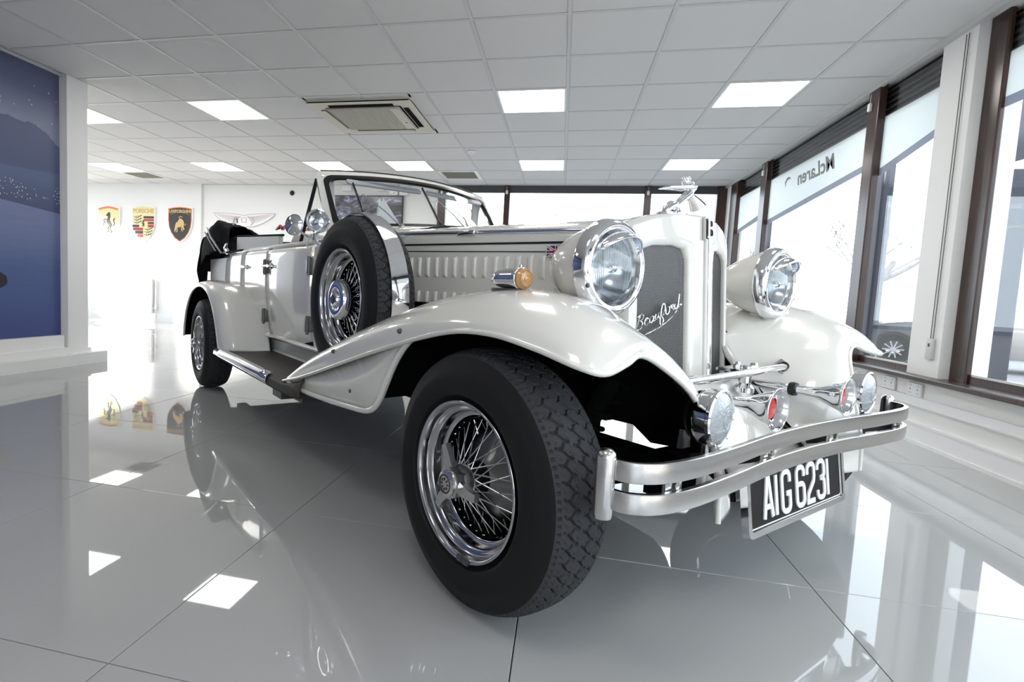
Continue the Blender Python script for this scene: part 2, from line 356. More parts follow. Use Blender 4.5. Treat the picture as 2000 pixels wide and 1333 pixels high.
# right wall: low panelled wall under the glazing, column between the windows, corner
wr = MB().box(XR, XR+.25, YF, YB, 0, .40).box(XR, XR+.07, 3.84, 4.14, .40, ZC+.06).box(XR+.07, XR+.25, 3.84, 4.14, .40, ZC+.06).box(XR, XR+.25, 8.50, YB, .40, ZC+.06).box(XR+.02, XR+.25, YF, YB, ZC-.012, ZC+.1)
st('wall_right', wr, 'white')
st('trim_3', MB().box(XR-.022, XR, YF, YB, .225, .285).box(XR-.028, XR, YF, YB, .232, .250), 'white_gloss')
st('baseboard_right', MB().box(XR-.03, XR, YF, YB, 0, .125).box(XR-.04, XR, YF, YB, 0, .022).box(XR-.036, XR, YF, YB, .118, .130), 'white_gloss')
st('trim_4', MB().bbox(XR-.075, XR+.08, YF, YB-.02, .392, .424, .006), 'wood')

# windows in the right wall
def window(name, y0, y1, x, near_y=None, posts=(), film=None, zb=.424):
    w = MB().box(x, x+.03, y0, y1, zb, zb+.04)
    o = w.obj(name, 'wood', smooth=0, kind='structure')
    MB().box(x+.012, x+.018, y0+.02, y1-.02, zb+.04, ZC-.03).obj('pane', 'glass', o, smooth=0)
    MB().box(x+.001, x+.007, y0, y0+.022, zb+.04, ZC-.02).box(x+.001, x+.007, y0+.02, y1, zb+.04, zb+.052).obj('bead', 'brushed', o, smooth=0)
    for p0, p1, px0, px1 in posts:
        MB().bbox(px0, px1, p0, p1, zb-.01, ZC-.006, .008).obj('window_frame', 'wood', o, smooth=0)
    zt = ZC-.03
    for k in range(5):
        MB().box(-.016, .016, y0, y1, -.0025, .0025, mtx=Matrix.Rotation(radians(-55), 4, 'Y')).obj('louvre', 'dark_board', o, smooth=0, loc=(x+.035, 0, zt-.02-k*.043))
    MB().box(x+.055, x+.06, y0, y1, 2.26, ZC).obj('louvre_backing', 'dark_void', o, smooth=0)
    if film:
        zf0, zf1 = film
        mtx = Matrix(((0, 0, 1, x+.008), (1, 0, 0, 0), (0, 1, 0, 0), (0, 0, 0, 1)))
        MB().prism([(y0, zf0), (y1, zf1), (y1, 2.262), (y0, 2.262)], 0, .002, mtx=mtx).obj('frosted_film', 'film', o, smooth=0)
        MB().prism([(y0, zf0-.055), (y1, zf1-.055), (y1, zf1), (y0, zf0)], 0, .002, mtx=mtx).obj('lower_grey_strip', 'strip_grey', o, smooth=0)  # grey strip added below the film, standing for something outside
    return o
def filmmat(name, col, f):
    m = bpy.data.materials.new(name); m.use_nodes = True; nt = m.node_tree
    for n in list(nt.nodes): nt.nodes.remove(n)
    o = nt.nodes.new('ShaderNodeOutputMaterial'); t = nt.nodes.new('ShaderNodeBsdfTranslucent'); d = nt.nodes.new('ShaderNodeBsdfDiffuse'); tr = nt.nodes.new('ShaderNodeBsdfTransparent')
    for n in (t, d, tr): n.inputs[0].default_value = (*col, 1)
    a = nt.nodes.new('ShaderNodeMixShader'); a.inputs[0].default_value = .45; c = nt.nodes.new('ShaderNodeMixShader'); c.inputs[0].default_value = f
    nt.links.new(d.outputs[0], a.inputs[1]); nt.links.new(t.outputs[0], a.inputs[2]); nt.links.new(a.outputs[0], c.inputs[1]); nt.links.new(tr.outputs[0], c.inputs[2])
    nt.links.new(c.outputs[0], o.inputs[0]); return m
M['film'] = filmmat('frosted_film', (.88, .91, .905), .10)
M['strip_grey'] = filmmat('translucent_grey', (.45, .47, .52), .3)
w1 = window('window_1', YF+.5, 3.84, XR+.07, posts=[(3.70, 3.84, XR+.055, XR+.085), (1.0, 1.14, XR+.05, XR+.085), (-1.6, -1.46, XR+.05, XR+.085)], film=(2.02, 2.02))
w2 = window('window_2', 4.14, 4.93, XR+.03, posts=[(4.80, 4.95, XR-.02, XR+.035)], film=(2.01, 1.86))
w3 = window('window_3', 4.94, 7.24, XR+.03, posts=[(7.08, 7.26, XR-.02, XR+.035)], film=(1.97, 1.80))
w4 = window('window_4', 7.26, 8.48, XR+.03, posts=[(8.22, 8.50, XR-.01, XR+.07)], film=(1.93, 1.80))
# mirror-read lettering on the inside of the frosted band
def text_obj(name, s, size, parent, m, mtx, ext=.001, shear=0, sx=1, **k):
    cu = bpy.data.curves.new(name, 'FONT'); cu.body = s; cu.size = size; cu.extrude = ext; cu.shear = shear; cu.offset = k.pop('offset', 0)
    cu.align_x = 'CENTER'; cu.align_y = 'CENTER'
    o = bpy.data.objects.new('tmp_'+name, cu); COL.objects.link(o)
    dg = bpy.context.evaluated_depsgraph_get(); me = bpy.data.meshes.new_from_object(o.evaluated_get(dg))
    bpy.data.objects.remove(o)
    me.transform(mtx @ Matrix.Diagonal((sx, 1, 1, 1)))
    me.materials.clear(); me.materials.append(M[m] if isinstance(m, str) else m)
    o = bpy.data.objects.new(name, me); COL.objects.link(o); o.parent = parent; return tag(o, **k)
M['film_ink'] = mat('dark_letters', (.22, .22, .20), .6)
# outside reading: text faces +X, runs towards +Y
tm = Matrix(((0, 0, 1, XR+.0368), (1, 0, 0, 5.93), (0, 1, 0, 2.115), (0, 0, 0, 1)))
text_obj('window_lettering', 'McLaren', .20, w3, 'film_ink', tm, ext=.0008, shear=.25, sx=1.12, offset=.004)
sw = [(6.50-5.93, .045), (6.56-5.93, .075), (6.62-5.93, .075), (6.665-5.93, .035), (6.64-5.93, -.02), (6.635-5.93, .02), (6.60-5.93, .045), (6.55-5.93, .05)]
MB().prism(sw, -.0008, .0008, mtx=tm).obj('lettering_swoosh', 'film_ink', w3, smooth=0)
# roller blind chain and its holder on the column
e = empty('blind_chain', (XR-.006, 3.92, 0), label='thin blind control chain with grey holder box on the white column', cat='blind chain')
MB().tube([(0, -.012, 2.46), (0, -.012, .66), (0, -.006, .64), (0, .006, .64), (0, .012, .66), (0, .012, 2.46)], .0022, 6).obj('chain', 'dark_board', e)
MB().bbox(-.012, .006, -.03, .03, .53, .66, .004).obj('holder', 'tbar', e); MB().box(-.0135, -.011, -.008, .008, .61, .63).obj('screw_hole', 'black', e)
for yy in (4.90, 7.17):
    e = empty('blind_bracket', (XR-.03, yy, 2.36), label='small white blind bracket at the head of the '+('nearer' if yy < 5 else 'farther')+' wooden window post', cat='bracket', group='blind brackets')
    MB().bbox(-.012, .010, -.018, .018, -.03, .03, .006).obj('body', 'white_gloss', e); MB().tube([(0, 0, .03), (0, 0, .10)], .002, 6).obj('cord', 'white_gloss', e)

# back glazing
zb0, zb1 = .62, 2.40
o = MB().box(-2.03, XR, YB-.02, YB+.10, zb0-.05, zb0).obj('window_5', 'wood', smooth=0, kind='structure')
for x0, x1, d in ((-2.05, -1.92, .05), (-.985, -.895, .03), (1.10, 1.20, .03), (2.10, 2.24, .03)):
    MB().bbox(x0, x1, YB-d, YB+.08, zb0, ZC-.002, .006).obj('window_frame', 'wood', o, smooth=0)
MB().box(-1.92, XR, YB-.012, YB+.03, zb1, ZC-.004).obj('head_board', 'dark_board', o, smooth=0)
for x0, x1 in ((-1.92, -.985), (-.895, 1.10), (1.20, 2.10)): MB().box(x0, x1, YB+.03, YB+.036, zb0, zb1).obj('pane', 'glass', o, smooth=0)
for x in (-.945, 1.15, -1.99):
    e = empty('blind_bracket', (x, YB-.045, 2.40), label={-.945: 'small white blind bracket on the back window post beside the windscreen', 1.15: 'small white blind bracket on the back window post left of the mascot', -1.99: 'small white blind bracket seen through the windscreen'}[x], cat='bracket', group='blind brackets')
    MB().bbox(-.018, .018, -.012, .010, -.03, .03, .006).obj('body', 'white_gloss', e); MB().tube([(0, 0, .03), (0, 0, .09)], .002, 6).obj('cord', 'white_gloss', e)

# double sockets on the right wall
for yy, zz, lb in ((4.63, .345, 'white double socket in the low wall just left of the fog lamp'), (4.02, .325, 'white double socket in the low wall right of the bumper end'), (4.30, .33, 'white double socket in the low wall hidden behind the fog lamp')):
    e = empty('wall_socket', (XR-.004, yy, zz), label=lb, cat='socket', group='white double wall sockets')
    MB().bbox(-.010, .004, -.073, .073, -.043, .043, .004).obj('face_plate', 'white_gloss', e)
    for s in (-1, 1):
        MB().box(-.013, -.008, s*.038-.006, s*.038+.006, .022, .032).obj('switch', 'white', e, smooth=0)
        MB().box(-.0108, -.009, s*.036-.003, s*.036+.003, -.002, .008).box(-.0108, -.009, s*.036-.013, s*.036-.007, -.022, -.018).box(-.0108, -.009, s*.036+.007, s*.036+.013, -.022, -.018).obj('pin_slots', 'dark_board', e, smooth=0)
# ------------------------------------------------------------------ printed night mural on the left wall
def muralmat():
    m, nt, b = nodemat('night_coast_print'); N = nt.nodes.new; L = nt.links.new
    tc = N('ShaderNodeTexCoord'); sp = N('ShaderNodeSeparateXYZ'); L(tc.outputs['Object'], sp.inputs[0])   # y along wall, z height
    def ramp(inp, els):
        r = N('ShaderNodeValToRGB'); e = r.color_ramp.elements
        while len(e) < len(els): e.new(.5)
        for k, (p, c) in enumerate(els): e[k].position = p; e[k].color = (*c, 1)
        L(inp, r.inputs[0]); return r.outputs[0]
    def math_(op, a, bb=0., cc=None):
        n = N('ShaderNodeMath'); n.operation = op
        for k, v in enumerate((a, bb) if cc is None else (a, bb, cc)):
            if isinstance(v, (int, float)): n.inputs[k].default_value = v
            else: L(v, n.inputs[k])
        return n.outputs[0]
    def noise(scale, mp=(1, 1, 1), det=4):
        mpn = N('ShaderNodeMapping'); mpn.inputs['Scale'].default_value = mp; L(tc.outputs['Object'], mpn.inputs[0])
        n = N('ShaderNodeTexNoise'); n.inputs['Scale'].default_value = scale; n.inputs['Detail'].default_value = det; L(mpn.outputs[0], n.inputs['Vector']); return n.outputs['Fac']
    def mixc(f, c1, c2):
        n = N('ShaderNodeMixRGB'); L(f, n.inputs[0])
        for k, v in ((1, c1), (2, c2)):
            if isinstance(v, tuple): n.inputs[k].default_value = (*v, 1)
            else: L(v, n.inputs[k])
        return n.outputs[0]
    z = sp.outputs['Z']; y = sp.outputs['Y']
    zn = math_('DIVIDE', z, 2.5)
    sky = ramp(zn, [(0, (.05, .06, .14)), (.70, (.26, .28, .40)), (.82, (.24, .26, .37)), (.91, (.09, .10, .20)), (1, (.055, .065, .15))])
    clouds = noise(1.6, (1, 1, 2.2)); sky = mixc(math_('MULTIPLY', clouds, .35), sky, (.17, .19, .27))
    stars = N('ShaderNodeTexVoronoi'); stars.inputs['Scale'].default_value = 16; L(tc.outputs['Object'], stars.inputs['Vector'])
    st_ = math_('MULTIPLY', math_('LESS_THAN', stars.outputs['Distance'], .11), math_('GREATER_THAN', z, 1.8))
    sky = mixc(math_('MULTIPLY', st_, .55), sky, (.6, .66, .8))
    # mountain ridge falling to the right (towards +y), dark land, water
    ridge = math_('ADD', math_('MINIMUM', math_('ADD', math_('MULTIPLY', y, -.55), 4.03), 1.97), math_('MULTIPLY', noise(9, (0, 1, 0)), .10))
    mt = math_('LESS_THAN', z, ridge)
    mcol = ramp(zn, [(.52, (.050, .065, .15)), (.60, (.075, .10, .20)), (.68, (.075, .095, .185)), (.79, (.11, .125, .225))])
    c = mixc(mt, sky, mcol)
    low = math_('LESS_THAN', z, math_('ADD', 1.60, math_('MULTIPLY', noise(1.2, (0, 1, 0)), .10)))
    c = mixc(low, c, ramp(zn, [(.52, (.042, .05, .12)), (.64, (.09, .12, .23))]))
    lt = N('ShaderNodeTexVoronoi'); lt.inputs['Scale'].default_value = 55; L(tc.outputs['Object'], lt.inputs['Vector'])
    band = math_('MULTIPLY', math_('GREATER_THAN', z, 1.40), math_('LESS_THAN', z, 1.54))
    lf = math_('MULTIPLY', math_('MULTIPLY', math_('LESS_THAN', lt.outputs['Distance'], .21), band), math_('GREATER_THAN', noise(5), .46))
    c = mixc(lf, c, (.95, .86, .66))
    shore = math_('LESS_THAN', z, math_('ADD', 1.66, math_('MULTIPLY', y, -.085)))
    wv = noise(7, (1, .5, 9)); wcol = ramp(zn, [(.10, (.045, .065, .21)), (.22, (.065, .10, .28)), (.34, (.075, .12, .27)), (.46, (.16, .19, .34)), (.54, (.17, .20, .35))])
    wcol = mixc(math_('MULTIPLY', wv, .35), wcol, (.035, .05, .16))
    c = mixc(shore, c, wcol)
    # dark half-sunk rock at the water's left
    dy = math_('SUBTRACT', y, 3.40); dz = math_('SUBTRACT', z, .73)
    rk = math_('ADD', math_('MULTIPLY', math_('MULTIPLY', dy, dy), 70), math_('MULTIPLY', math_('MULTIPLY', dz, dz), 130))
    rk = math_('LESS_THAN', math_('ADD', rk, math_('MULTIPLY', noise(9), 1.3)), 1.2)
    c = mixc(rk, c, (.010, .010, .018))
    L(c, b.inputs['Base Color']); b.inputs['Roughness'].default_value = .55
    return m
e = MB().box(XL, XL+.012, -2.9, 3.965, .262, ZC-.006).obj('wall_mural', muralmat(), smooth=0, label='large printed mural of a blue night coast with mountains, town lights and water', cat='mural')

# ------------------------------------------------------------------ badges on the back wall (printed boards, reliefs)
YW = YB-.05
def wallm(x, z, y=YW): return Matrix(((1, 0, 0, x), (0, 0, -1, y), (0, 1, 0, z), (0, 0, 0, 1)))   # local X right, Y up, Z towards the room
def shield(w, h, top=.04, k=.45):
    P = [(-w/2, h/2-top), (-w/4, h/2-top*.25), (0, h/2), (w/4, h/2-top*.25), (w/2, h/2-top)]
    R = [(w/2, h*.12), (w/2*.93, -h*.08), (w/2*.75, -h*.24), (w/2*.42, -h*.40), (0, -h/2)]
    return P+R+[(-x, y) for x, y in reversed(R[:-1])]
M['b_cream'] = mat('badge_cream', (.80, .70, .36), .4); M['b_red'] = mat('badge_red', (.45, .03, .04), .4); M['b_dark'] = mat('badge_dark', (.03, .025, .025), .4)
M['b_gold'] = mat('badge_gold', (.62, .42, .16), .35); M['b_white'] = mat('badge_white', (.85, .84, .81), .4); M['b_orange'] = mat('badge_orange', (.75, .20, .05), .4); M['b_mauve'] = mat('badge_mauve', (.50, .40, .46), .5)
def sm(P, n): return [tuple(p) for p in cr(P, n)]
zW = 1.78
# prancing horse shield
e = empty('wall_badge', (-8.33, YW, zW), label='cream shield badge with a black rearing horse and red top bar', cat='wall badge', group='shield shaped badges on the far wall')
W = wallm(0, 0, 0)
MB().prism(shield(.50, .66), 0, .03, mtx=W).obj('edge', 'b_white', e, smooth=0)
MB().prism([(x*.90, y*.92) for x, y in shield(.50, .66)], .03, .034, mtx=W).obj('field', 'b_cream', e, smooth=0)
MB().stroke([(-.21, .255), (-.10, .28), (0, .293), (.10, .28), (.21, .255)], .035, .034, .038, mtx=W).obj('red_bar', 'b_orange', e, smooth=0)
hb = sm([(-.02, .17), (.01, .20), (.035, .19), (.04, .13), (.03, .07), (.055, .02), (.075, -.03), (.06, -.07), (.02, -.045), (-.015, -.01), (-.03, .03), (-.02, .08), (.0, .12), (-.03, .13), (-.045, .145)], 40)
h = MB().prism(hb, .034, .042, mtx=W)
for P, w in (([(-.02, .05), (-.07, .075), (-.10, .05), (-.085, .03)], .018), ([(-.02, .02), (-.075, .02), (-.105, -.02), (-.09, -.045)], .017), ([(.05, -.06), (.04, -.11), (.075, -.15), (.05, -.18)], .022), ([(.02, -.05), (-.01, -.10), (.01, -.14), (-.02, -.165)], .018), ([(.07, -.03), (.12, -.04), (.135, .01), (.115, .05), (.14, .09)], .014)):
    h.stroke(sm(P, 12), w, .034, .042, mtx=W)
h.obj('horse', 'b_dark', e, smooth=0)
MB().stroke([(-.05, -.20), (-.05, -.24), (-.02, -.24)], .008, .034, .038, mtx=W).stroke([(.02, -.20), (.02, -.25)], .008, .034, .038, mtx=W).stroke([(.0, -.2), (.06, -.2)], .008, .034, .038, mtx=W).obj('initials', 'b_gold', e, smooth=0)
# quartered crest
e = empty('wall_badge', (-7.57, YW, zW), label='quartered crest badge with red and black stripes, antlers and small horse', cat='wall badge', group='shield shaped badges on the far wall')
MB().prism(shield(.50, .68), 0, .03, mtx=W).obj('edge', 'b_white', e, smooth=0)
MB().prism([(x*.92, y*.94) for x, y in shield(.50, .68)], .03, .034, mtx=W).obj('field', 'b_cream', e, smooth=0)
text_obj('crest_lettering', 'PORSCHE', .105, e, 'b_gold', W @ Matrix.Translation((0, .232, .036)), ext=.001, sx=.98, offset=.003)
for (x0, x1, y0, y1, c) in ((.01, .225, .10, .14, 0), (.01, .225, .05, .09, 1), (.10, .225, .0, .035, 0), (.10, .225, -.06, -.012, 1), (-.225, -.09, -.06, -.02, 0), (-.215, -.005, -.12, -.07, 1), (-.17, -.005, -.18, -.13, 0), (-.12, -.005, -.245, -.19, 1)):
    MB().prism([(x0, y0), (x1, y0), (x1, y1), (x0, y1)], .034, .039, mtx=W).obj('crest_stripe', 'b_red' if c else 'b_dark', e, smooth=0)
h = MB().prism([(x*.32, y*.32+.0) for x, y in hb], .040, .046, mtx=W)
for P, w in (([(-.01, .01), (-.035, .012)], .008), ([(.012, -.02), (.02, -.05)], .008), ([(.0, -.015), (-.008, -.045)], .008)): h.stroke(P, w, .04, .046, mtx=W)
h.obj('small_horse', 'b_dark', e, smooth=0)
for x, y in ((-.2, .13), (-.2, .08), (-.2, .03), (.03, -.09), (.03, -.14), (.02, -.19)):
    a = MB(); a.stroke(sm([(x, y), (x+.06, y-.018), (x+.12, y), (x+.17, y+.025)], 10), .009, .034, .038, mtx=W)
    for q in range(3): a.stroke([(x+.05+.04*q, y-.012+.006*q), (x+.06+.04*q, y+.014+.006*q)], .007, .034, .038, mtx=W)
    a.obj('antler', 'b_dark', e, smooth=0)

# black and gold bull shield
e = empty('wall_badge', (-6.80, YW, zW+.005), label='black and gold shield badge with a charging bull', cat='wall badge', group='shield shaped badges on the far wall')
sh = shield(.52, .66, .03)
MB().prism(sh, 0, .03, mtx=W).obj('edge', 'b_white', e, smooth=0)
MB().prism([(x*.93, y*.94) for x, y in sh], .03, .033, mtx=W).obj('orange_edge', 'b_orange', e, smooth=0)
MB().prism([(x*.87, y*.89) for x, y in sh], .033, .036, mtx=W).obj('field', 'b_dark', e, smooth=0)
MB().stroke([(-.20, .175), (-.1, .205), (0, .215), (.1, .205), (.20, .175)], .005, .036, .039, mtx=W).obj('gold_line', 'b_gold', e, smooth=0)
text_obj('badge_lettering', 'LAMBORGHINI', .074, e, 'b_gold', W @ Matrix.Translation((0, .232, .037)), ext=.001, sx=.92, offset=.003)
bl = sm([(-.10, -.10), (-.085, -.03), (-.07, .02), (-.03, .05), (-.01, .085), (.03, .10), (.06, .085), (.09, .05), (.10, .0), (.085, -.03), (.105, -.08), (.085, -.10), (.06, -.05), (.03, -.04), (.0, -.06), (-.02, -.05), (-.05, -.07), (-.08, -.12), (-.10, -.14)], 50)
h = MB().prism(bl, .036, .048, mtx=W)
for P, w in (([(.02, .09), (-.01, .125), (.02, .14), (.06, .125)], .012), ([(.09, -.02), (.12, -.01), (.13, .02)], .010), ([(-.06, -.05), (-.04, -.11), (-.07, -.14)], .018), ([(.05, -.04), (.05, -.10), (.07, -.12)], .018)): h.stroke(sm(P, 10), w, .036, .045, mtx=W)
h.obj('bull', 'b_gold', e, smooth=0)
# winged emblem
e = empty('wall_emblem', (-5.55, YB, zW+.10), label='pale winged emblem on the far wall above the folded black hood', cat='wall emblem')
wing = [(-.02, .06), (-.62, .13), (-.60, .08), (-.50, .0), (-.36, -.08), (-.2, -.12), (-.05, -.10)]
wing = [(-.60, .135), (-.3, .125), (-.10, .11), (0, .09), (.10, .11), (.3, .125), (.60, .135), (.57, .085), (.48, .02), (.34, -.05), (.18, -.10), (0, -.11), (-.18, -.10), (-.34, -.05), (-.48, .02), (-.57, .085)]
MB().prism(wing, 0, .02, mtx=W).obj('board', 'b_white', e, smooth=0)
a = MB().stroke(wing, .008, .02, .024, mtx=W, closed=True)
for s in (-1, 1):
    for q in range(9):
        t = q/8; a.stroke([(s*(.08+.01*q), .06-.15*t*.6), (s*(.56-.42*t**1.2), .115-.19*t)], .007, .02, .024, mtx=W)
    a.stroke(sm([(s*.06, .07), (s*.16, .06), (s*.2, -.01), (s*.14, -.085)], 14), .008, .02, .024, mtx=W)
a.stroke([(-.05, .05), (.05, .05), (.04, -.03), (-.04, -.03)], .006, .02, .026, mtx=W, closed=True)
a.obj('feather_lines', 'b_mauve', e, smooth=0)
# italic lettering partly hidden by the mirror
e = empty('wall_lettering', (-4.47, YB, 1.775), label='dark red italic lettering on the far wall behind the spot lamps', cat='lettering')
text_obj('letters', 'MORGAN', .125, e, mat('maroon_letters', (.22, .03, .04), .5), W @ Matrix.Translation((0, 0, .008)), ext=.006, shear=.5, sx=1.75, offset=.004)
# heater, camera dome, boxes, screen
e = empty('radiator_heater', (-8.05, YB-.07, 0), label='long white panel radiator low on the far left wall', cat='radiator')
MB().bbox(-.70, .70, -.05, 0, .16, .78, .008).obj('panel', 'white_gloss', e)
g = MB()
for k in range(34): g.box(-.67+k*.0395, -.655+k*.0395, -.058, -.048, .20, .74)
g.obj('ribs', 'white_gloss', e, smooth=0, kind='stuff')
MB().tube([(.76, -.02, .20), (.76, -.02, .76)], .012, 8).tube([(.70, -.02, .24), (.78, -.02, .24)], .012, 8).tube([(.76, -.02, .20), (.76, -.02, .02)], .008, 8).obj('pipe', 'white_gloss', e)
MB().lathe([(0, 0), (.022, 0), (.024, .03), (.018, .06), (0, .062)], 12).obj('valve', 'white_gloss', e, loc=(.76, -.02, .25))
e = empty('camera_dome', (-4.64, YB, 2.37), label='tiny black security camera dome high on the far wall', cat='camera')
MB().lathe([(.045, 0), (.045, .012), (.03, .02), (.022, .036), (0, .042)], 16, mtx=W).obj('dome', 'black', e); MB().lathe([(.052, 0), (.052, .008), (.04, .012)], 16, mtx=W).obj('base', 'white_gloss', e)
e = empty('wall_screen', (-3.27, YB, 1.96), label='wide flat screen on the back wall seen through the windscreen', cat='screen')
MB().bbox(-.64, .64, -.06, -.01, -.37, .37, .006).obj('bezel', 'black', e)
def screenmat():
    m, nt, b = nodemat('screen_picture'); N = nt.nodes.new; L = nt.links.new
    tc = N('ShaderNodeTexCoord'); mp = N('ShaderNodeMapping'); mp.inputs['Scale'].default_value = (2.4, 1, 4.5); L(tc.outputs['Object'], mp.inputs[0])
    n = N('ShaderNodeTexNoise'); n.inputs['Scale'].default_value = 2.2; n.inputs['Detail'].default_value = 6; n.inputs['Distortion'].default_value = 1.6; L(mp.outputs[0], n.inputs['Vector'])
    r = N('ShaderNodeValToRGB'); e = r.color_ramp.elements; e[0].position = .36; e[0].color = (.022, .022, .026, 1); e[1].position = .72; e[1].color = (.40, .42, .46, 1)
    x = e.new(.5); x.color = (.075, .07, .068, 1); x = e.new(.58); x.color = (.10, .11, .20, 1)
    L(n.outputs['Fac'], r.inputs[0]); L(r.outputs[0], b.inputs['Base Color']); L(r.outputs[0], b.inputs['Emission Color']); b.inputs['Emission Strength'].default_value = .35; b.inputs['Roughness'].default_value = .2
    return m
MB().box(-.625, .625, -.0625, -.060, -.355, .355).obj('display', screenmat(), e, smooth=0)
for x, z, w, h, lb in ((-3.62, 2.45, .16, .10, 'small white box on the back wall above the left of the screen'), (-3.02, 2.445, .13, .08, 'small white alarm box on the back wall left of the junction box'), (-2.80, 2.42, .14, .17, 'white junction box above the screen with a small dark knob'), (-2.63, 2.42, .14, .17, 'plain white junction box nearest the wooden window post')):
    e = empty('wall_box', (x, YB, z-.0), label=lb, cat='wall box', group='white boxes above the screen')
    MB().bbox(-w/2, w/2, -.06, 0, -h/2, h/2, .006).obj('case', 'white_gloss', e)
    MB().box(-w/2+.01, w/2-.01, -.063, -.058, -h/2+.012, -h/2+.016).obj('seam', 'tbar', e, smooth=0)
    if 'knob' in lb: MB().lathe([(0, .07), (.008, .07), (.008, .055)], 10, mtx=W).obj('knob', 'black', e, loc=(.01, 0, -.05))

# ------------------------------------------------------------------ outside
def gm(name, c1, c2, sc):
    m, nt, b = nodemat(name); tc = nt.nodes.new('ShaderNodeTexCoord'); n = nt.nodes.new('ShaderNodeTexNoise'); n.inputs['Scale'].default_value = sc; n.inputs['Detail'].default_value = 8
    mx = nt.nodes.new('ShaderNodeMixRGB'); mx.inputs[1].default_value = (*c1, 1); mx.inputs[2].default_value = (*c2, 1)
    nt.links.new(tc.outputs['Object'], n.inputs['Vector']); nt.links.new(n.outputs['Fac'], mx.inputs[0]); nt.links.new(mx.outputs[0], b.inputs['Base Color']); b.inputs['Roughness'].default_value = .85; return m
M['asphalt'] = gm('asphalt', (.16, .16, .17), (.30, .30, .31), 6)
M['gravel'] = gm('gravel', (.22, .22, .23), (.62, .62, .64), 45)
M['leaf'] = gm('hedge_leaf', (.010, .018, .006), (.05, .075, .025), 9)
M['bark'] = gm('bark', (.03, .022, .016), (.09, .07, .055), 20)
MB().box(-40, 60, YB+.3, 70, -.30, -.2).box(XR+.55, 60, -30, YB+.3, -.30, -.2).box(-60, XLL-.3, 3.9, YB+.3, -.3, -.2).box(-60, XL-.25, -30, 3.9, -.3, -.2).obj('ground', 'asphalt', smooth=0, kind='structure')
MB().box(XR+.26, XR+1.1, YF, YB, -.2, .10).obj('gravel_strip', 'gravel', smooth=0, kind='structure')
# dark porch columns and wall outside the right-hand glazing
for x0, x1, y0, y1, zt in ((3.5, 3.7, 5.50, 6.02, 2.62), (3.5, 3.62, 7.32, 7.52, 3.2), (3.5, 3.9, 11.9, 13.2, 3.0)):
    MB().bbox(x0, x1, y0, y1, -.2, zt, .02).box(x0-.04, x1+.04, y0-.04, y1+.04, -.2, .02).obj('outer_column', M.setdefault('outer_dark', mat('outer_dark', (.025, .027, .04), .5)), smooth=0, kind='structure')
def parked_car(loc, rz, colr, lb, sc=1):
    e = empty('parked_car', loc, rz, label=lb, cat='car', group='cars parked outside'); e.scale = (sc,)*3
    pm = mat('parked_paint', colr, .25, coat=1)
    side = [(-2.2, .30), (-2.22, .62), (-2.1, .80), (-1.5, .92), (-.9, 1.30), (.2, 1.38), (.9, 1.05), (1.7, .90), (2.15, .70), (2.2, .32)]
    prof = cr(side, 40)
    P = []
    for yy, dz, k in ((-.86, 0, 1), (-.90, .0, 1), (-.80, .0, 1.0), (-.55, .03, 1.0), (0, .06, 1), (.55, .03, 1), (.8, 0, 1), (.9, 0, 1), (.86, 0, 1)):
        row = []
        for x, z in prof:
            inset = max(0, z-.85)*.45
            row.append((x*k, yy*(1-inset/ .9), z+dz*(z > .6)))
        P.append(row)
    b = MB().grid(P)
    for s in (-1, 1): b.prism([(x, z) for x, z in prof], -.006, .006, mtx=Matrix(((1, 0, 0, 0), (0, 0, 1, s*.80), (0, 1, 0, 0), (0, 0, 0, 1))))
    b.obj('body', pm, e, smooth=50)
    for s in (-1, 1):
        MB().prism([(-1.2, .95), (-.85, 1.22), (.15, 1.29), (.72, 1.02), (.6, .93)], -.004, .004, mtx=Matrix(((1, 0, 0, 0), (0, s*1, -.0, s*.815), (0, 1, 0, 0), (0, 0, 0, 1))) if False else Matrix(((1, 0, 0, 0), (0, 0, 1, s*.812), (0, 1, 0, 0), (0, 0, 0, 1)))).obj('side_window', 'black', e, smooth=0)
    for x in (-1.35, 1.35):
        for s in (-1, 1):
            mt = axm((x, s*.78, .34), (0, s, 0))
            w = MB().lathe([(.20, .14), (.32, .14), (.345, .10), (.345, -.08), (.30, -.1)], 28, mtx=mt).obj('tyre', 'rubber', e)
            r = MB().lathe([(.235, .135), (.225, .14), (.215, .11), (.21, .02)], 28, mtx=mt)
            for q in range(10):
                a = 2*pi*q/10; r.stroke([(.03*cos(a), .03*sin(a)), (.215*cos(a), .215*sin(a))], .026, .11, .13, mtx=mt)
            r.lathe([(0, .14), (.05, .138), (.05, .10)], 16, mtx=mt).obj('wheel', 'brushed' if True else 0, w)
            MB().lathe([(.36, .125), (.41, .125), (.41, .04)], 28, mtx=mt).obj('arch_trim', 'black', e)
    MB().box(2.16, 2.23, -.8, .8, .28, .42).box(-2.24, -2.18, -.8, .8, .28, .42).obj('bumper_skirt', 'black', e, smooth=0)
    for s in (-1, 1): MB().bbox(2.02, 2.17, s*.66-.14, s*.66+.14, .60, .70, .02).obj('head_lamp', 'reflector', e)
    return e
parked_car((7.73, 12.46, -.2), radians(152.7), (.09, .09, .095), 'dark grey parked car with pale spoked wheels seen through the window left of the column', .85)
parked_car((11.6, 15.9, -.2), radians(152), (.42, .43, .45), 'silver parked car seen low through the nearest right window', .9)
parked_car((15.6, 19.6, -.2), radians(150), (.62, .63, .65), 'white parked car furthest off beyond the silver one', 1.0)
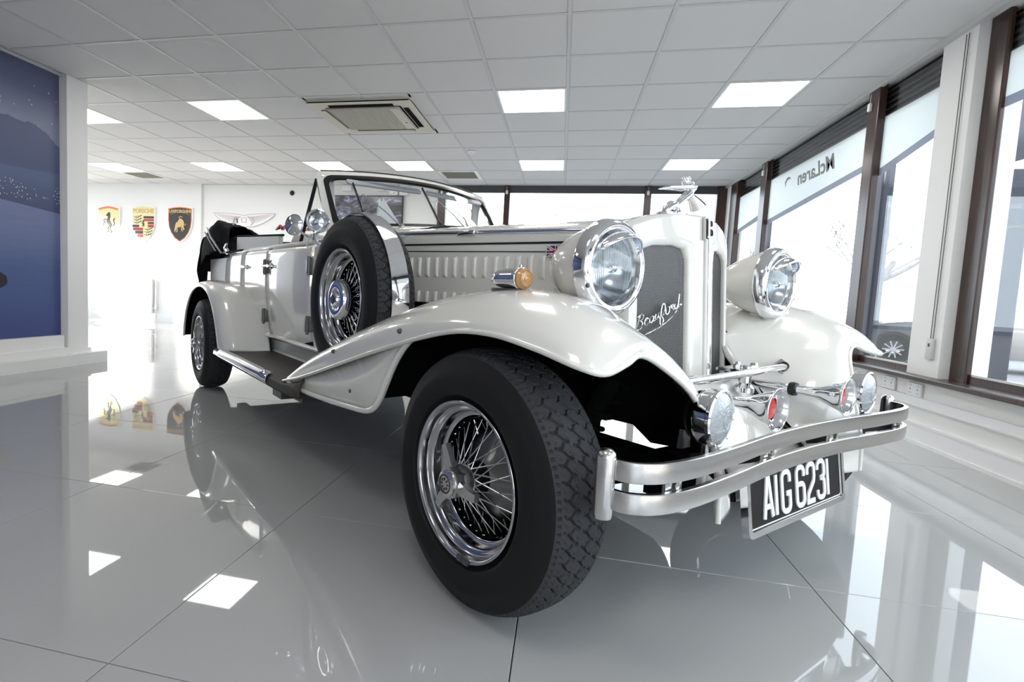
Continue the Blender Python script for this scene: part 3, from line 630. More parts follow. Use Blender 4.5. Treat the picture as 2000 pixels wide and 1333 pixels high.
# hedge and bare trees beyond the cars
hz = MB()
rr = np.random.default_rng(3)
hz.grid([[(22+dx, y, z+.12*sin(y*1.7)+.05*sin(y*6.1)) for dx, z in ((-.5, -.2), (-.55, .6), (-.4, 1.45), (0, 1.6), (.5, 1.3), (.5, -.2))] for y in np.linspace(-6, 30, 90)])
for k in range(7000):
    x = 21.9+rr.normal()*.40; y = rr.uniform(-6, 30); z = rr.uniform(-.2, 1.8)+.25*sin(y*1.7); s = rr.uniform(.08, .16); d = Vector(rr.normal(size=3)).normalized(); u = d.orthogonal().normalized(); v = d.cross(u)
    c = Vector((x, y, z)); hz.add([c-u*s, c+v*s*.6, c+u*s, c-v*s*.6], [(0, 1, 2, 3)])
hz.obj('hedge', 'leaf', smooth=0, label='dark green hedge beyond the parked cars outside the right windows', cat='hedge', fixn=False)
def tree(loc, h, lb, seed, m='bark'):
    r = random.Random(seed); b = MB()
    def br(p, d, L, rad, dep):
        pts = [p]; q = p
        for i in range(4):
            d = (d+Vector((r.uniform(-.18, .18), r.uniform(-.18, .18), r.uniform(-.05, .12)))).normalized(); q = q+d*L/4; pts.append(q)
        b.tube(pts, [rad*(1-.5*i/4) for i in range(5)], 5, cap=False)
        if dep > 0:
            for i in range(3 if dep > 1 else 4):
                a = r.uniform(0, 2*pi); n = (d*r.uniform(.5, .9)+Vector((cos(a), sin(a), r.uniform(-.1, .5)))*.7).normalized()
                br(pts[r.choice((2, 3, 4))], n, L*r.uniform(.55, .75), rad*.5, dep-1)
    br(Vector((0, 0, -.2)), Vector((0, 0, 1)), h*.42, h*.022, 4)
    e = empty('bare_tree', loc, label=lb, cat='tree', group='bare trees outside'); b.obj('branches', m, e, fixn=False); return e
tree((9.4, 10.2, 0), 5.5, 'bare winter tree outside the nearest right window', 4)
tree((8.2, 17.6, 0), 6.0, 'bare winter tree beyond the mullion left of the column', 9)
tree((-2.6, 19, 0), 5.0, 'pale bare tree outside the back window behind the windscreen', 12)
tree((-.6, 22, 0), 5.0, 'thin bare tree outside the back window right of the windscreen', 17)
# ------------------------------------------------------------------ the car (local frame: +X forward, +Y its left side, Z up)
CAR = empty('vintage_car', (.3458, 1.932, -.0145), radians(-43), label='ivory vintage style open tourer car with chrome wire wheels in the showroom', cat='car')
CAR.scale = (.970,)*3
def Mx(ax, ay, az, o): return Matrix(((ax[0], ay[0], az[0], o[0]), (ax[1], ay[1], az[1], o[1]), (ax[2], ay[2], az[2], o[2]), (0, 0, 0, 1)))
def mirror_obj(o, parent):      # left-hand twin of a part modelled on the right (-Y) side
    me = o.data.copy(); me.transform(Matrix.Diagonal((1, -1, 1, 1))); me.flip_normals()
    c = bpy.data.objects.new(o.name.split('.')[0], me); COL.objects.link(c); c.parent = parent; c.location = (o.location[0], -o.location[1], o.location[2]) if o.parent is None or True else o.location
    for k in o.keys(): c[k] = o[k]
    for md in o.modifiers:
        n = c.modifiers.new(md.name, md.type)
        if md.type == 'SOLIDIFY': n.thickness = md.thickness; n.offset = md.offset; n.material_offset = md.material_offset; n.material_offset_rim = md.material_offset_rim; n.use_rim = True
    for ch in list(o.children): mirror_obj(ch, c)
    return c
def solid(o, t, off=-1, mo=0, rim=0):
    s = o.modifiers.new('thickness', 'SOLIDIFY'); s.thickness = t; s.offset = off; s.material_offset = mo; s.material_offset_rim = rim; s.use_rim = True; return o

# ---- wheels -------------------------------------------------------
def tyre_mesh(R, half, N, style, seed=1):
    nw, per = 72, 12; nt = N*per
    w = np.linspace(-1, 1, nw); th = np.arange(nt)/nt
    Wm, T = np.meshgrid(w, th, indexing='ij')
    tri = lambda x: 2*np.abs(2*(x-np.floor(x+.5)))-1
    ph = T*N; d = np.zeros_like(Wm)
    ks = (-.56, -.0, .56) if style == 0 else (-.60, -.2, .2, .60)
    for k, c in enumerate(ks):
        off = (.5 if (k % 2 and style) else 0); z = .085*tri(ph+off) if style == 0 else .10*np.clip(1.6*tri(ph+off), -1, 1)
        d = np.maximum(d, (np.abs(Wm-c-z) < (.026 if style == 0 else .030)))
        # short hooks leaving the corners of each zigzag
        for sg, pk in ((1, .5), (-1, 0.)):
            q = ((ph+off-pk+.5) % 1)-.5; along = (Wm-c-sg*.085)*sg
            d = np.maximum(d, .85*((along > -.02) & (along < .13) & (np.abs(q-sg*along*.9) < .075)))
    # fine sipes inside the blocks
    for c in (-.78, -.38, 0., .38, .78):
        q = ((ph*2+c*3) % 1)-.5; d = np.maximum(d, .30*((np.abs(Wm-c) < .07) & (np.abs(q-1.2*np.sin((Wm-c)*40)*.2) < .12)))
    d = np.maximum(d, .7*((np.abs(Wm) > .86) & (((ph*2) % 1.0) < .20)))
    prof_r = R-.014*np.abs(Wm)**3.2-.006*Wm**2
    r = prof_r-.0065*d*(np.abs(Wm) < .97)
    yv = Wm*half
    P = np.stack([r*np.cos(2*np.pi*T), r*np.sin(2*np.pi*T), yv], -1)
    return P
def wheel(parent, loc, R=.345, HW=.106, N=58, style=0, spare=False, name='wheel'):
    # local: Z axis of the lathe is the axle, outer face towards -Y of the car
    A = Mx((1, 0, 0), (0, 0, 1), (0, -1, 0), (0, 0, 0))
    tw_ = HW*.80
    tp = tyre_mesh(R, tw_, N, style)
    b = MB().grid([[tuple(A @ Vector(p)) for p in row] for row in tp], closev=True)
    sr = R-.020
    side = [(sr, tw_), (sr-.010, tw_+.006), (sr-.030, HW*.93), (R-.070, HW), (R-.100, HW*.995), (R-.120, HW*.95), (.222, HW*.86), (.213, HW*.80), (.205, HW*.76)]
    sm_ = cr(side, 22)
    base = b.obj('tyre' if not spare else 'spare_tyre', 'tread', parent, smooth=30, loc=loc)
    s = MB()
    for sg in (1, -1):
        s.lathe([(r, sg*h) for r, h in sm_], 96, mtx=A)
    for rr_ in (.262, .268, .274): s.lathe([(rr_-.0012, HW*.985), (rr_, HW*1.004), (rr_+.0012, HW*.985)], 96, mtx=A)
    s.obj('sidewall', 'rubber', base, smooth=60)
    o = HW-.014                                   # outer rim flange plane
    rim = [(.204, o-.030), (.206, o-.004), (.210, o+.001), (.2075, o+.006), (.200, o+.003), (.196, o-.008), (.193, o-.022), (.180, o-.030), (.176, o-.055), (.163, o-.062), (.160, o-.105), (.166, o-.12), (.178, o-.16), (.20, o-.19), (.207, -HW+.02)]
    MB().lathe([tuple(p) for p in cr(rim, 46)], 96, mtx=A).obj('rim', 'rim_chrome', base, smooth=50)
    MB().lathe([(.158, o-.06), (.158, -.02), (.10, -.03), (0, -.03)], 48, mtx=A).obj('wheel_well', 'cavity', base)
    sp = MB()
    def P3(r, a, h): return A @ Vector((r*cos(a), r*sin(a), h))
    n1 = 34
    hub_o = o+.008 if not spare else o-.015
    for q in range(n1):
        a = 2*pi*q/n1
        sp.tube([P3(.158, a, o-.075), P3(.040, a+(.55 if q % 2 else -.55)*.9, hub_o-.020)], .0019, 6)
        sp.tube([P3(.157, a+.1, o-.098), P3(.046, a+.1+(.7 if q % 2 else -.7), o-.12)], .0018, 5)
        sp.tube([P3(.158, a, o-.075), P3(.166, a, o-.066)], .0042, 6)
    sp.obj('spokes', 'rim_chrome' if not spare else 'chrome', base, smooth=60, kind='stuff')
    if not spare:
        MB().lathe([(.118, o-.135), (.116, o-.10), (.095, o-.088), (.06, o-.075), (.045, o-.06), (.043, o-.02), (.038, hub_o)], 32, mtx=A).obj('brake_drum', 'dull_metal', base)
        kn = MB().lathe([(.041, hub_o-.03), (.043, hub_o-.005), (.040, hub_o+.010)], 32, mtx=A)
        hexp = [(.042*cos(radians(a)), .042*sin(radians(a))) for a in range(0, 360, 45)]
        kn.prism(hexp, hub_o, hub_o+.034, mtx=A)
        kn.lathe([(.034, hub_o+.034), (.033, hub_o+.042), (.026, hub_o+.046), (0, hub_o+.046)], 32, mtx=A)
        for q in range(3):
            a = radians(112+120*q)
            ca, sa = cos(a), sin(a)
            pts = [(.030*ca-.018*sa, .030*sa+.018*ca), (.075*ca-.012*sa, .075*sa+.012*ca), (.098*ca-.014*sa, .098*sa+.014*ca), (.100*ca+.006*sa, .100*sa-.006*ca), (.075*ca+.012*sa, .075*sa-.012*ca), (.030*ca+.018*sa, .030*sa-.018*ca)]
            kn.prism(pts, hub_o+.010, hub_o+.026, mtx=A)
        kn.obj('knock_off_spinner', 'brushed', base, smooth=30)
        kl = MB().lathe([(.021, hub_o+.0465), (.023, hub_o+.0475), (.025, hub_o+.0465)], 24, mtx=A)
        for q in range(8): a = 2*pi*q/8; kl.stroke([(.010*cos(a), .010*sin(a)), (.017*cos(a), .017*sin(a))], .003, hub_o+.0462, hub_o+.0475, mtx=A)
        kl.obj('spinner_emblem', 'black', base)
    else:
        MB().lathe([(.075, o-.06), (.082, o-.02), (.084, o+.004), (.078, o+.016), (.060, o+.022), (.046, o+.018), (.044, o+.010), (.034, o+.012), (.030, o+.026), (.014, o+.030), (0, o+.030)], 40, mtx=A).obj('hub_cap', 'chrome', base)
        MB().lathe([(0, o+.031), (.018, o+.0305), (.020, o+.029)], 24, mtx=A).obj('hub_cap_centre', 'black', base)
    return base
fw = wheel(CAR, (0, -.760, .360))
for x, y, rz in ((-3.41, -.760, 0), (-3.41, .760, pi), (0, .760, pi)):
    c = dup(fw, CAR); c.location = (x, y, .360); c.rotation_euler = (0, 0, rz)
# wheel weight on the rim's lower lip
MB().bbox(-.022, .0, -.006, .004, -.004, .012, .002).bbox(.002, .024, -.006, .004, -.004, .012, .002).obj('wheel_weight', 'dark_board', fw, loc=(.03, -.098, -.203))
sw_ = wheel(CAR, (-.985, -.690, .795), R=.348, HW=.098, N=52, style=1, spare=True)
sw_.rotation_euler = (0, 0, radians(0))
# polished band over the spare's tread
bd = []
for q in range(61):
    a = radians(-18+ (258-(-18))*q/60)
    bd.append([(-.985+r*cos(a), y, .795+r*sin(a)) for r, y in ((.353, -.728), (.359, -.726), (.3615, -.690), (.359, -.654), (.353, -.652))])
solid(MB().grid(bd).obj('spare_wheel_band', 'chrome', CAR, smooth=50), .003)

# ---- front wing ---------------------------------------------------
def wing_front():
    S = [  # each row: inner edge -> outer lip  (x, y, z) seen for the right side, y negative
        [(-1.38, -.58, .405), (-1.38, -.62, .412), (-1.38, -.68, .420), (-1.38, -.74, .425), (-1.39, -.80, .424), (-1.40, -.84, .412), (-1.41, -.855, .392)],
        [(-1.20, -.54, .505), (-1.20, -.60, .518), (-1.20, -.67, .528), (-1.20, -.74, .530), (-1.20, -.80, .522), (-1.20, -.845, .495), (-1.20, -.858, .440)],
        [(-.93, -.445, .585), (-.93, -.54, .618), (-.93, -.65, .634), (-.93, -.73, .636), (-.93, -.80, .622), (-.93, -.848, .585), (-.93, -.860, .515)],
        [(-.63, -.385, .670), (-.63, -.50, .715), (-.63, -.63, .738), (-.63, -.72, .740), (-.63, -.80, .718), (-.63, -.850, .672), (-.63, -.862, .602)],
        [(-.34, -.335, .725), (-.34, -.46, .780), (-.34, -.61, .822), (-.34, -.71, .823), (-.34, -.80, .790), (-.34, -.852, .738), (-.34, -.862, .682)],
        [(-.10, -.300, .745), (-.09, -.43, .812), (-.09, -.59, .860), (-.08, -.70, .860), (-.08, -.79, .828), (-.08, -.848, .778), (-.08, -.862, .742)],
        [(.03, -.27, .735), (.04, -.44, .815), (.05, -.56, .856), (.06, -.68, .862), (.08, -.78, .832), (.09, -.840, .785), (.09, -.858, .752)],
        [(.06, -.25, .705), (.11, -.40, .775), (.15, -.52, .828), (.18, -.65, .842), (.205, -.755, .815), (.225, -.822, .768), (.23, -.845, .733)],
        [(.08, -.245, .670), (.16, -.37, .730), (.21, -.49, .785), (.255, -.62, .806), (.295, -.725, .782), (.325, -.795, .738), (.335, -.822, .706)],
        [(.10, -.245, .645), (.18, -.35, .700), (.235, -.46, .752), (.285, -.575, .780), (.325, -.675, .762), (.355, -.745, .722), (.368, -.775, .694)],
        [(.115, -.245, .622), (.20, -.335, .675), (.25, -.43, .722), (.295, -.52, .755), (.325, -.595, .758), (.345, -.650, .735), (.352, -.685, .708)],
        [(.135, -.245, .600), (.215, -.32, .650), (.262, -.395, .692), (.298, -.465, .724), (.322, -.53, .742), (.334, -.58, .740), (.338, -.615, .724)],
        [(.155, -.243, .575), (.232, -.305, .618), (.280, -.36, .655), (.316, -.42, .684), (.338, -.475, .702), (.348, -.52, .704), (.350, -.545, .696)],
        [(.215, -.25, .535), (.265, -.29, .570), (.312, -.335, .602), (.348, -.385, .624), (.370, -.425, .637), (.382, -.458, .638), (.386, -.472, .632)],
        [(.27, -.245, .480), (.312, -.285, .504), (.352, -.325, .526), (.384, -.365, .542), (.404, -.400, .550), (.414, -.428, .548), (.417, -.438, .542)],
        [(.34, -.24, .415), (.368, -.28, .426), (.396, -.32, .436), (.418, -.358, .442), (.434, -.392, .444), (.442, -.420, .440), (.444, -.430, .435)],
        [(.375, -.24, .368), (.396, -.28, .372), (.414, -.32, .376), (.428, -.358, .378), (.439, -.392, .378), (.446, -.420, .376), (.448, -.430, .374)],
        [(.385, -.24, .325), (.404, -.28, .327), (.420, -.32, .328), (.432, -.358, .329), (.442, -.392, .330), (.448, -.418, .331), (.449, -.428, .333)],
    ]
    return cr(cr(S, 96, 0), 30, 1)
WG = wing_front()
def wing_part(name, P, bead_r=.0075):
    o = MB().grid(P, flip=True).obj(name, ['paint', 'cavity'], CAR, smooth=60, fixn=False)
    return o
wr_ = wing_part('front_wing', WG)
solid(wr_, .010, -1, 1, 0)
edge = [tuple(p) for p in WG[:, -1]]
MB().tube(edge, .0075, 8).obj('rolled_edge', 'paint', wr_, smooth=60)
# side valance below the wing
vp = [(-1.36, .395), (-1.13, .388), (-.90, .398), (-.70, .412), (-.60, .420), (-.545, .430), (-.50, .452), (-.462, .492), (-.42, .560), (-.36, .640), (-.29, .700), (-.20, .742)]
vb = cr(vp, 50)
lipx = WG[:, -1]
top = []
for t in np.linspace(0, 1, 50):
    x = -1.36+(1.16)*t; k = np.argmin(abs(lipx[:60, 0]-x)); top.append((x, lipx[k, 2]+.02))
va = MB().grid([[(x, -.842, z) for x, z in vb], [(.5*x+.5*u, -.842, .5*z+.5*w) for (x, z), (u, w) in zip(vb, top)], [(u, -.842, w) for u, w in top]]).obj('wing_valance', 'paint', CAR, smooth=60)
solid(va, .006, 0)
MB().tube([(x, -.847, z) for x, z in vb], .011, 8).obj('valance_rim', 'paint', va, smooth=60)
for x, z, y in ((-.70, .470, -.846),): MB().lathe([(0, .004), (.006, .003), (.008, 0)], 12, mtx=axm((x, y, z), (0, -1, 0))).obj('screw', 'dark_board', va)
for x, z, y in ((-.835, .600, -.8585), (-.335, .722, -.862)): MB().lathe([(0, .006), (.006, .005), (.009, -.004)], 12, mtx=axm((x, y, z), (0, -1, 0))).obj('screw', 'dark_board', wr_)
mirror_obj(wr_, CAR); mirror_obj(va, CAR)
# front apron between the wings with black beading
ap = []
for x, z in cr([(.150, .600), (.20, .545), (.27, .480), (.34, .415), (.375, .368), (.385, .325)], 24):
    ap.append([(x+.012*(1-(y/.235)**2), y, z) for y in np.linspace(-.235, .235, 15)])
apo = MB().grid(ap).obj('front_apron', 'paint', CAR, smooth=60); solid(apo, .008)
for s in (-1, 1): MB().tube([(r[0][0]+.004, s*.2385, r[0][2]+.004) for r in ap], .0062, 8).obj('beading', 'black', apo)

# ---- rear wing ------------------------------------------------------
rows = []
lip = cr([(-2.70, .385), (-2.735, .43), (-2.80, .53), (-2.88, .625), (-2.97, .70), (-3.10, .765), (-3.30, .80), (-3.50, .79), (-3.72, .73), (-3.90, .61), (-4.0, .47), (-4.03, .36)], 60)
crn = cr([(-2.52, .395), (-2.56, .47), (-2.66, .60), (-2.78, .72), (-2.93, .795), (-3.12, .84), (-3.35, .855), (-3.60, .84), (-3.83, .77), (-4.02, .65), (-4.12, .49), (-4.15, .36)], 60)
inn = cr([(-2.46, .40), (-2.50, .48), (-2.62, .61), (-2.75, .73), (-2.92, .80), (-3.12, .845), (-3.35, .858), (-3.60, .845), (-3.83, .775), (-4.03, .65), (-4.13, .49), (-4.16, .36)], 60)
for (lx, lz), (cx_, cz_), (ix, iz) in zip(lip, crn, inn):
    rows.append([(ix, -.585, iz), (ix*.5+cx_*.5, -.66, iz*.5+cz_*.5), (cx_, -.74, cz_), (cx_*.82+lx*.18, -.805, cz_*.82+lz*.18), (cx_*.5+lx*.5, -.845, cz_*.5+lz*.5), (cx_*.15+lx*.85, -.862, cz_*.15+lz*.85), (lx, -.862, lz)])
RW = cr(rows, 22, 1)
rw = MB().grid(RW).obj('rear_wing', ['paint', 'cavity'], CAR, smooth=60, fixn=False); solid(rw, .010, -1, 1, 0)
MB().tube([tuple(p) for p in RW[:, -1]], .007, 8).obj('rolled_edge', 'paint', rw, smooth=60)
MB().tube([(p[0], p[1]-.004, p[2]+.003) for p in RW[:, 0]], .006, 6).obj('beading', 'black', rw)
mirror_obj(rw, CAR)

# ---- body tub -------------------------------------------------------
# side section: list of (t down the side, half width factor), stations along x
def hw(x):           # body half width along the car
    return float(np.interp(x, [-4.45, -4.25, -3.9, -3.4, -2.9, -2.4, -1.9, -1.6, -1.3, -1.05], [.30, .46, .565, .61, .625, .63, .63, .62, .555, .465]))
def side(x):         # z, y pairs from belt to sill
    w = hw(x)
    return [(1.075, w-.035), (1.062, w-.012), (1.03, w), (.93, w+.004), (.80, w+.004), (.68, w-.004), (.58, w-.018), (.525, w-.028), (.515, w-.03)]
def sidepanel(x0, x1, name, n=12, push=0., zlo=None, front_slope=0, poly=None):
    rows_ = []
    for x in np.linspace(x0, x1, n):
        rows_.append([(x, -(y+push), z) for z, y in cr(side(x), 22)])
    return rows_
MB_c = solid(MB().grid(sidepanel(-4.45, -3.03, '', 20)).obj('rear_quarter_panel', 'paint', CAR, smooth=50), .02, 0)
MB_b = solid(MB().grid(sidepanel(-1.675, -1.04, '', 16)).obj('scuttle_side_panel', 'paint', CAR, smooth=50), .02, 0)
def door(x0, x1, zlow, name, cut=None):
    rows_ = sidepanel(x0+.003, x1-.003, '', 14, .001)
    o = solid(MB().grid(rows_).obj(name, ['paint', 'cavity'], CAR, smooth=50), .012, -1, 0, 1)
    if cut: pass
    return o
d1 = door(-2.43, -1.675, .54, 'front_door'); d2 = door(-3.03, -2.43, .54, 'rear_door')
MB().box(-3.06, -1.65, -.60, -.575, .50, 1.05).obj('door_shut', 'cavity', CAR, smooth=0)
# handles and hinges
for d, x in ((d1, -2.34), (d2, -2.93)):
    y = -hw(x)-.006
    h = MB().tube([(x, y+.01, .955), (x, y-.03, .955)], .010, 12).tube([(x, y-.032, .955), (x+.012, y-.036, .955), (x-.115, y-.030, .952)] if False else [(x+.018, y-.033, .955), (x-.05, y-.036, .955), (x-.115, y-.030, .952)], [.010, .008, .005], 10)
    h.lathe([(.018, .0), (.016, .008), (0, .010)], 16, mtx=axm((x, y, .955), (0, -1, 0))).obj('handle', 'chrome', d)
for d, x, zs in ((d1, -1.675, (.955, .640)), (d2, -2.43, (.955, .640))):
    for z in zs:
        y = -hw(x)-.006
        MB().bbox(x-.045, x-.004, y-.018, y+.006, z-.045, z+.04, .004).bbox(x+.004, x+.03, y-.014, y+.006, z-.04, z+.035, .004).tube([(x, y-.016, z-.055), (x, y-.016, z+.045)], .009, 8).obj('hinge', M.setdefault('hinge_grey', mat('hinge_grey', (.13, .13, .125), .4, coat=.3)), d)
# sill, lower skirt and running board
sk = MB()
for x0, x1 in ((-2.85, -1.05),):
    sk.grid([[(x, -.602, .52), (x, -.612, .505), (x, -.602, .495), (x, -.56, .475), (x, -.555, .41), (x, -.60, .385)] for x in np.linspace(x0, x1, 8)])
o = solid(sk.obj('sill', 'paint', CAR, smooth=40), .004, 0)
rb = []
for x in np.linspace(-2.80, -1.16, 24):
    up = max(0, (x+1.45)/.29)**2*.055 if x > -1.45 else 0
    rb.append([(x, -.575, .398+up), (x, -.70, .392+up), (x, -.835, .388+up), (x, -.868, .376+up*.7), (x, -.872, .350+up*.4), (x, -.860, .338+up*.3)])
rbo = solid(MB().grid(rb).obj('running_board', 'mat_rubber', CAR, smooth=50), .012, 0)
cs = []
for x in np.linspace(-2.76, -1.60, 10):
    cs.append([(x, -.846, .402), (x, -.868, .396), (x, -.882, .380), (x, -.885, .358), (x, -.878, .345)])
solid(MB().grid(cs).obj('running_board_trim', 'chrome', rbo, smooth=60), .003, 0)
MB().box(-2.6, -1.3, -.80, -.60, .30, .375).box(-1.55, -1.42, -.86, -.72, .30, .35).obj('running_board_bracket', 'black', rbo, smooth=0)
mirror_obj(MB_b, CAR); mirror_obj(MB_c, CAR); mirror_obj(d1, CAR); mirror_obj(d2, CAR); mirror_obj(o, CAR); mirror_obj(rbo, CAR)
# tail panel, floor, chassis
tl = []
for a in np.linspace(-1, 1, 17):
    y = a*.30; tl.append([(-4.45-.05*(1-a*a), y, 1.07), (-4.50-.08*(1-a*a), y, .8), (-4.45-.05*(1-a*a), y, .52)])
solid(MB().grid(cr(tl, 12, 1)).obj('tail_panel', 'paint', CAR, smooth=50), .02, 0)
MB().box(-4.3, -.9, -.55, .55, .40, .50).box(-4.2, .25, -.36, -.28, .34, .42).box(-4.2, .25, .28, .36, .34, .42).obj('chassis', 'cavity', CAR, smooth=0)
MB().bbox(-.95, -.02, -.25, .25, .44, .85, .05).bbox(-.9, -.35, -.15, .15, .26, .46, .03).obj('engine', 'cavity', CAR)
MB().tube([(0, -.60, .30), (0, .60, .30)], .035, 12).obj('front_axle', 'cavity', CAR); MB().tube([(-3.41, -.62, .34), (-3.41, .62, .34)], .045, 12).obj('rear_axle', 'cavity', CAR)
for s in (-1, 1):
    ch = MB().tube([(.10, s*.40, .62), (.02, s*.52, .32)], .03, 10)
    c_ = [(.10-.08*t+.045*cos(t*7*2*pi), s*(.40+.12*t)+.045*sin(t*7*2*pi), .60-.28*t) for t in np.linspace(0, 1, 90)]
    ch.tube(c_, .007, 6)
    ch.obj('coil_spring', 'cavity', CAR); MB().tube([(.30, s*.30, .40), (.12, s*.42, .33), (.0, s*.58, .28)], .014, 8).obj('steering_link', 'cavity', CAR)
# inner wheel arch shields between engine and wheel, leaving a gap low down at the front
def bw(x): return float(np.interp(x, [-1.05, -.15, .03], [.462, .318, .282]))
ie = [tuple(p) for p in WG[:, 0]]
for s in (-1, 1):
    pts = [(x, bw(x)+.012, .80) for x in np.linspace(-1.15, -.02, 12)]+[(.04, .303, .76), (.10, .298, .69), (.15, .278, .62), (.20, .258, .57), (.27, .250, .50), (.34, .245, .44)]
    MB().grid([[(x, s*y, z), (x, s*y, z*.5+.215), (x, s*(y-.01), .43 if (x < -.03 or x > .12) else .475)] for x, y, z in pts]).grid([[(-.78, s*.40, z), (-.74, s*.84, z)] for z in (.42, .62)]).obj('inner_arch_panel', 'cavity', CAR, smooth=0)
def frost():
    m, nt, b = nodemat('frosted_lens'); b.inputs['Base Color'].default_value = (.46, .49, .51, 1); b.inputs['Roughness'].default_value = .16; b.inputs['Transmission Weight'].default_value = .25; b.inputs['Coat Weight'].default_value = .6
    tc = nt.nodes.new('ShaderNodeTexCoord'); v = nt.nodes.new('ShaderNodeTexVoronoi'); v.inputs['Scale'].default_value = 160
    bp_ = nt.nodes.new('ShaderNodeBump'); bp_.inputs['Strength'].default_value = .5; bp_.inputs['Distance'].default_value = .002
    nt.links.new(tc.outputs['Object'], v.inputs['Vector']); nt.links.new(v.outputs['Distance'], bp_.inputs['Height']); nt.links.new(bp_.outputs[0], b.inputs['Normal']); return m
M['frost_lens'] = frost()
# ---- bonnet ---------------------------------------------------------
def zsh(x): return float(np.interp(x, [-1.05, .03], [1.092, 1.060]))
bs, bt = [], []
for x in np.linspace(-1.04, -.012, 30):
    w = bw(x); z = zsh(x)
    bs.append([(x, -w, .56), (x, -w, .75), (x, -w, .95), (x, -w, z-.012), (x, -w+.003, z)])
    bt.append([(x, -w+.003, z+.002), (x, -w+.012, z+.014), (x, -w*.78, z+.036), (x, -w*.45, z+.058), (x, -w*.15, z+.070), (x, -.01, z+.074), (x, 0, z+.078)])
bs = [list(map(tuple, cr(r, 12))) for r in bs]; bt = [list(map(tuple, cr(r, 20))) for r in bt]
bon = solid(MB().grid(bs).obj('bonnet_side', 'paint', CAR, smooth=50), .0006, -1)
top_ = MB().grid(bt).grid([[(x, -y, z) for x, y, z in r] for r in bt]).obj('bonnet_top', 'paint', CAR, smooth=50)
lv = MB()
lp = []
for t in np.linspace(0, 1, 13):
    z = -.043+.086*t; k = sqrt(max(0, 1-(abs(2*t-1))**6)); lp.append([(-.016, .004, z), (-.010, -.002*k, z), (0, -.010*k, z), (.010, -.0115*k, z), (.0165, -.0085*k, z), (.0175, .004, z)])
lv.grid(cr(lp, 14, 1))
first = None
for row, (zc, n) in enumerate(((.948, 17), (.806, 17))):
    for k in range(n):
        x = -1.020+.0532*k; y = -bw(x)+.001
        rz_ = atan2(bw(-1)-bw(-.1), .9)
        if first is None: first = lv.obj('louvre', 'paint', bon, smooth=60, loc=(x, y, zc), rot=(0, 0, rz_), fixn=True)
        else:
            c = first.copy(); COL.objects.link(c); c.location = (x, y, zc)
# pinstripes, hinge trim, flag
def strip(z0, h, off, m, name, x0=-1.03, x1=-.02, sl=0):
    MB().grid([[(x, -bw(x)-off, z0+sl*(x-x0)-h/2), (x, -bw(x)-off, z0+sl*(x-x0)+h/2)] for x in np.linspace(x0, x1, 20)]).obj(name, m, bon, smooth=0)
strip(1.046, .0075, .0022, 'black', 'pinstripe', sl=-.018); strip(1.018, .0038, .0022, 'black', 'pinstripe', x1=-.26, sl=-.022)
MB().tube([(x, -bw(x)-.001, zsh(x)+.004) for x in np.linspace(-1.30, .0, 24)] , .0075, 8, flat=(1, .7)).obj('hinge_trim', 'chrome', bon)
MB().bbox(-.70, -.58, -bw(-.64)-.012, -bw(-.64)-.004, zsh(-.64)-.006, zsh(-.64)+.010, .003).obj('bonnet_catch', 'chrome', bon)
fx, fz, fwid, fh = -.215, 1.000, .078, .040
ang = atan2(bw(-1)-bw(-.1), .9)
FM = Mx((cos(ang), sin(ang), 0), (0, 0, 1), (sin(ang), -cos(ang), 0), (fx, -bw(fx)-.003, fz))
M['f_blue'] = mat('flag_blue', (.02, .02, .10), .3); M['f_red'] = mat('flag_red', (.30, .02, .05), .3)
fl = MB().box(-fwid/2, fwid/2, -fh/2, fh/2, 0, .0015, mtx=FM).obj('flag_emblem', 'f_blue', bon, smooth=0)
a = MB()
for s in (-1, 1): a.stroke([(-fwid/2, -s*fh/2), (fwid/2, s*fh/2)], .008, .0015, .0019, mtx=FM)
a.stroke([(-fwid/2, 0), (fwid/2, 0)], .013, .0015, .0021, mtx=FM).stroke([(0, -fh/2), (0, fh/2)], .013, .0015, .0021, mtx=FM).obj('flag_white_cross', 'plate_white', fl, smooth=0)
a = MB()
for s in (-1, 1): a.stroke([(-fwid/2, -s*fh/2), (fwid/2, s*fh/2)], .0028, .0019, .0022, mtx=FM)
a.stroke([(-fwid/2, 0), (fwid/2, 0)], .008, .0021, .0024, mtx=FM).stroke([(0, -fh/2), (0, fh/2)], .008, .0021, .0024, mtx=FM).obj('flag_red_cross', 'f_red', fl, smooth=0)
# left side of the bonnet
bl_ = bpy.data.objects.new('bonnet_side', bon.data.copy()); bl_.data.transform(Matrix.Diagonal((1, -1, 1, 1))); bl_.data.flip_normals(); COL.objects.link(bl_); bl_.parent = CAR; solid(bl_, .0006, -1)
# ---- scuttle --------------------------------------------------------
US = np.concatenate([[-1.045], np.linspace(-1, 1, 41), [1.045]]); sc_ = []
def sczf(y, w, zs): q = abs(y)/w; return zs+.078*(1-q**2.6)
for t in np.linspace(0, 1, 14):
    row = []
    for u in US:
        uc = max(-1, min(1, u)); sg = 1 if u > 0 else -1
        F_ = Vector((-1.036, uc*.462, sczf(uc*.462, .47, 1.090))); B_ = Vector((-1.215-.36*uc*uc, .592*uc, 1.166-.035*uc*uc))
        p = F_.lerp(B_, t)
        if abs(u) > 1: p = Vector((p.x, sg*(float(np.interp(p.x, [-1.6, -1.3, -1.05], [.62, .555, .465]))-.012), 1.065))
        row.append(tuple(p))
    sc_.append(row)
MB().grid(sc_).obj('scuttle', 'paint', CAR, smooth=60)
MB().grid([[(x, s*(float(np.interp(x, [-1.7, -1.6, -1.3, -1.05], [.62, .62, .555, .465]))-.012), 1.07), (x, s*.56, 1.125)] for x in (-1.72, -1.64, -1.57)]) if False else None

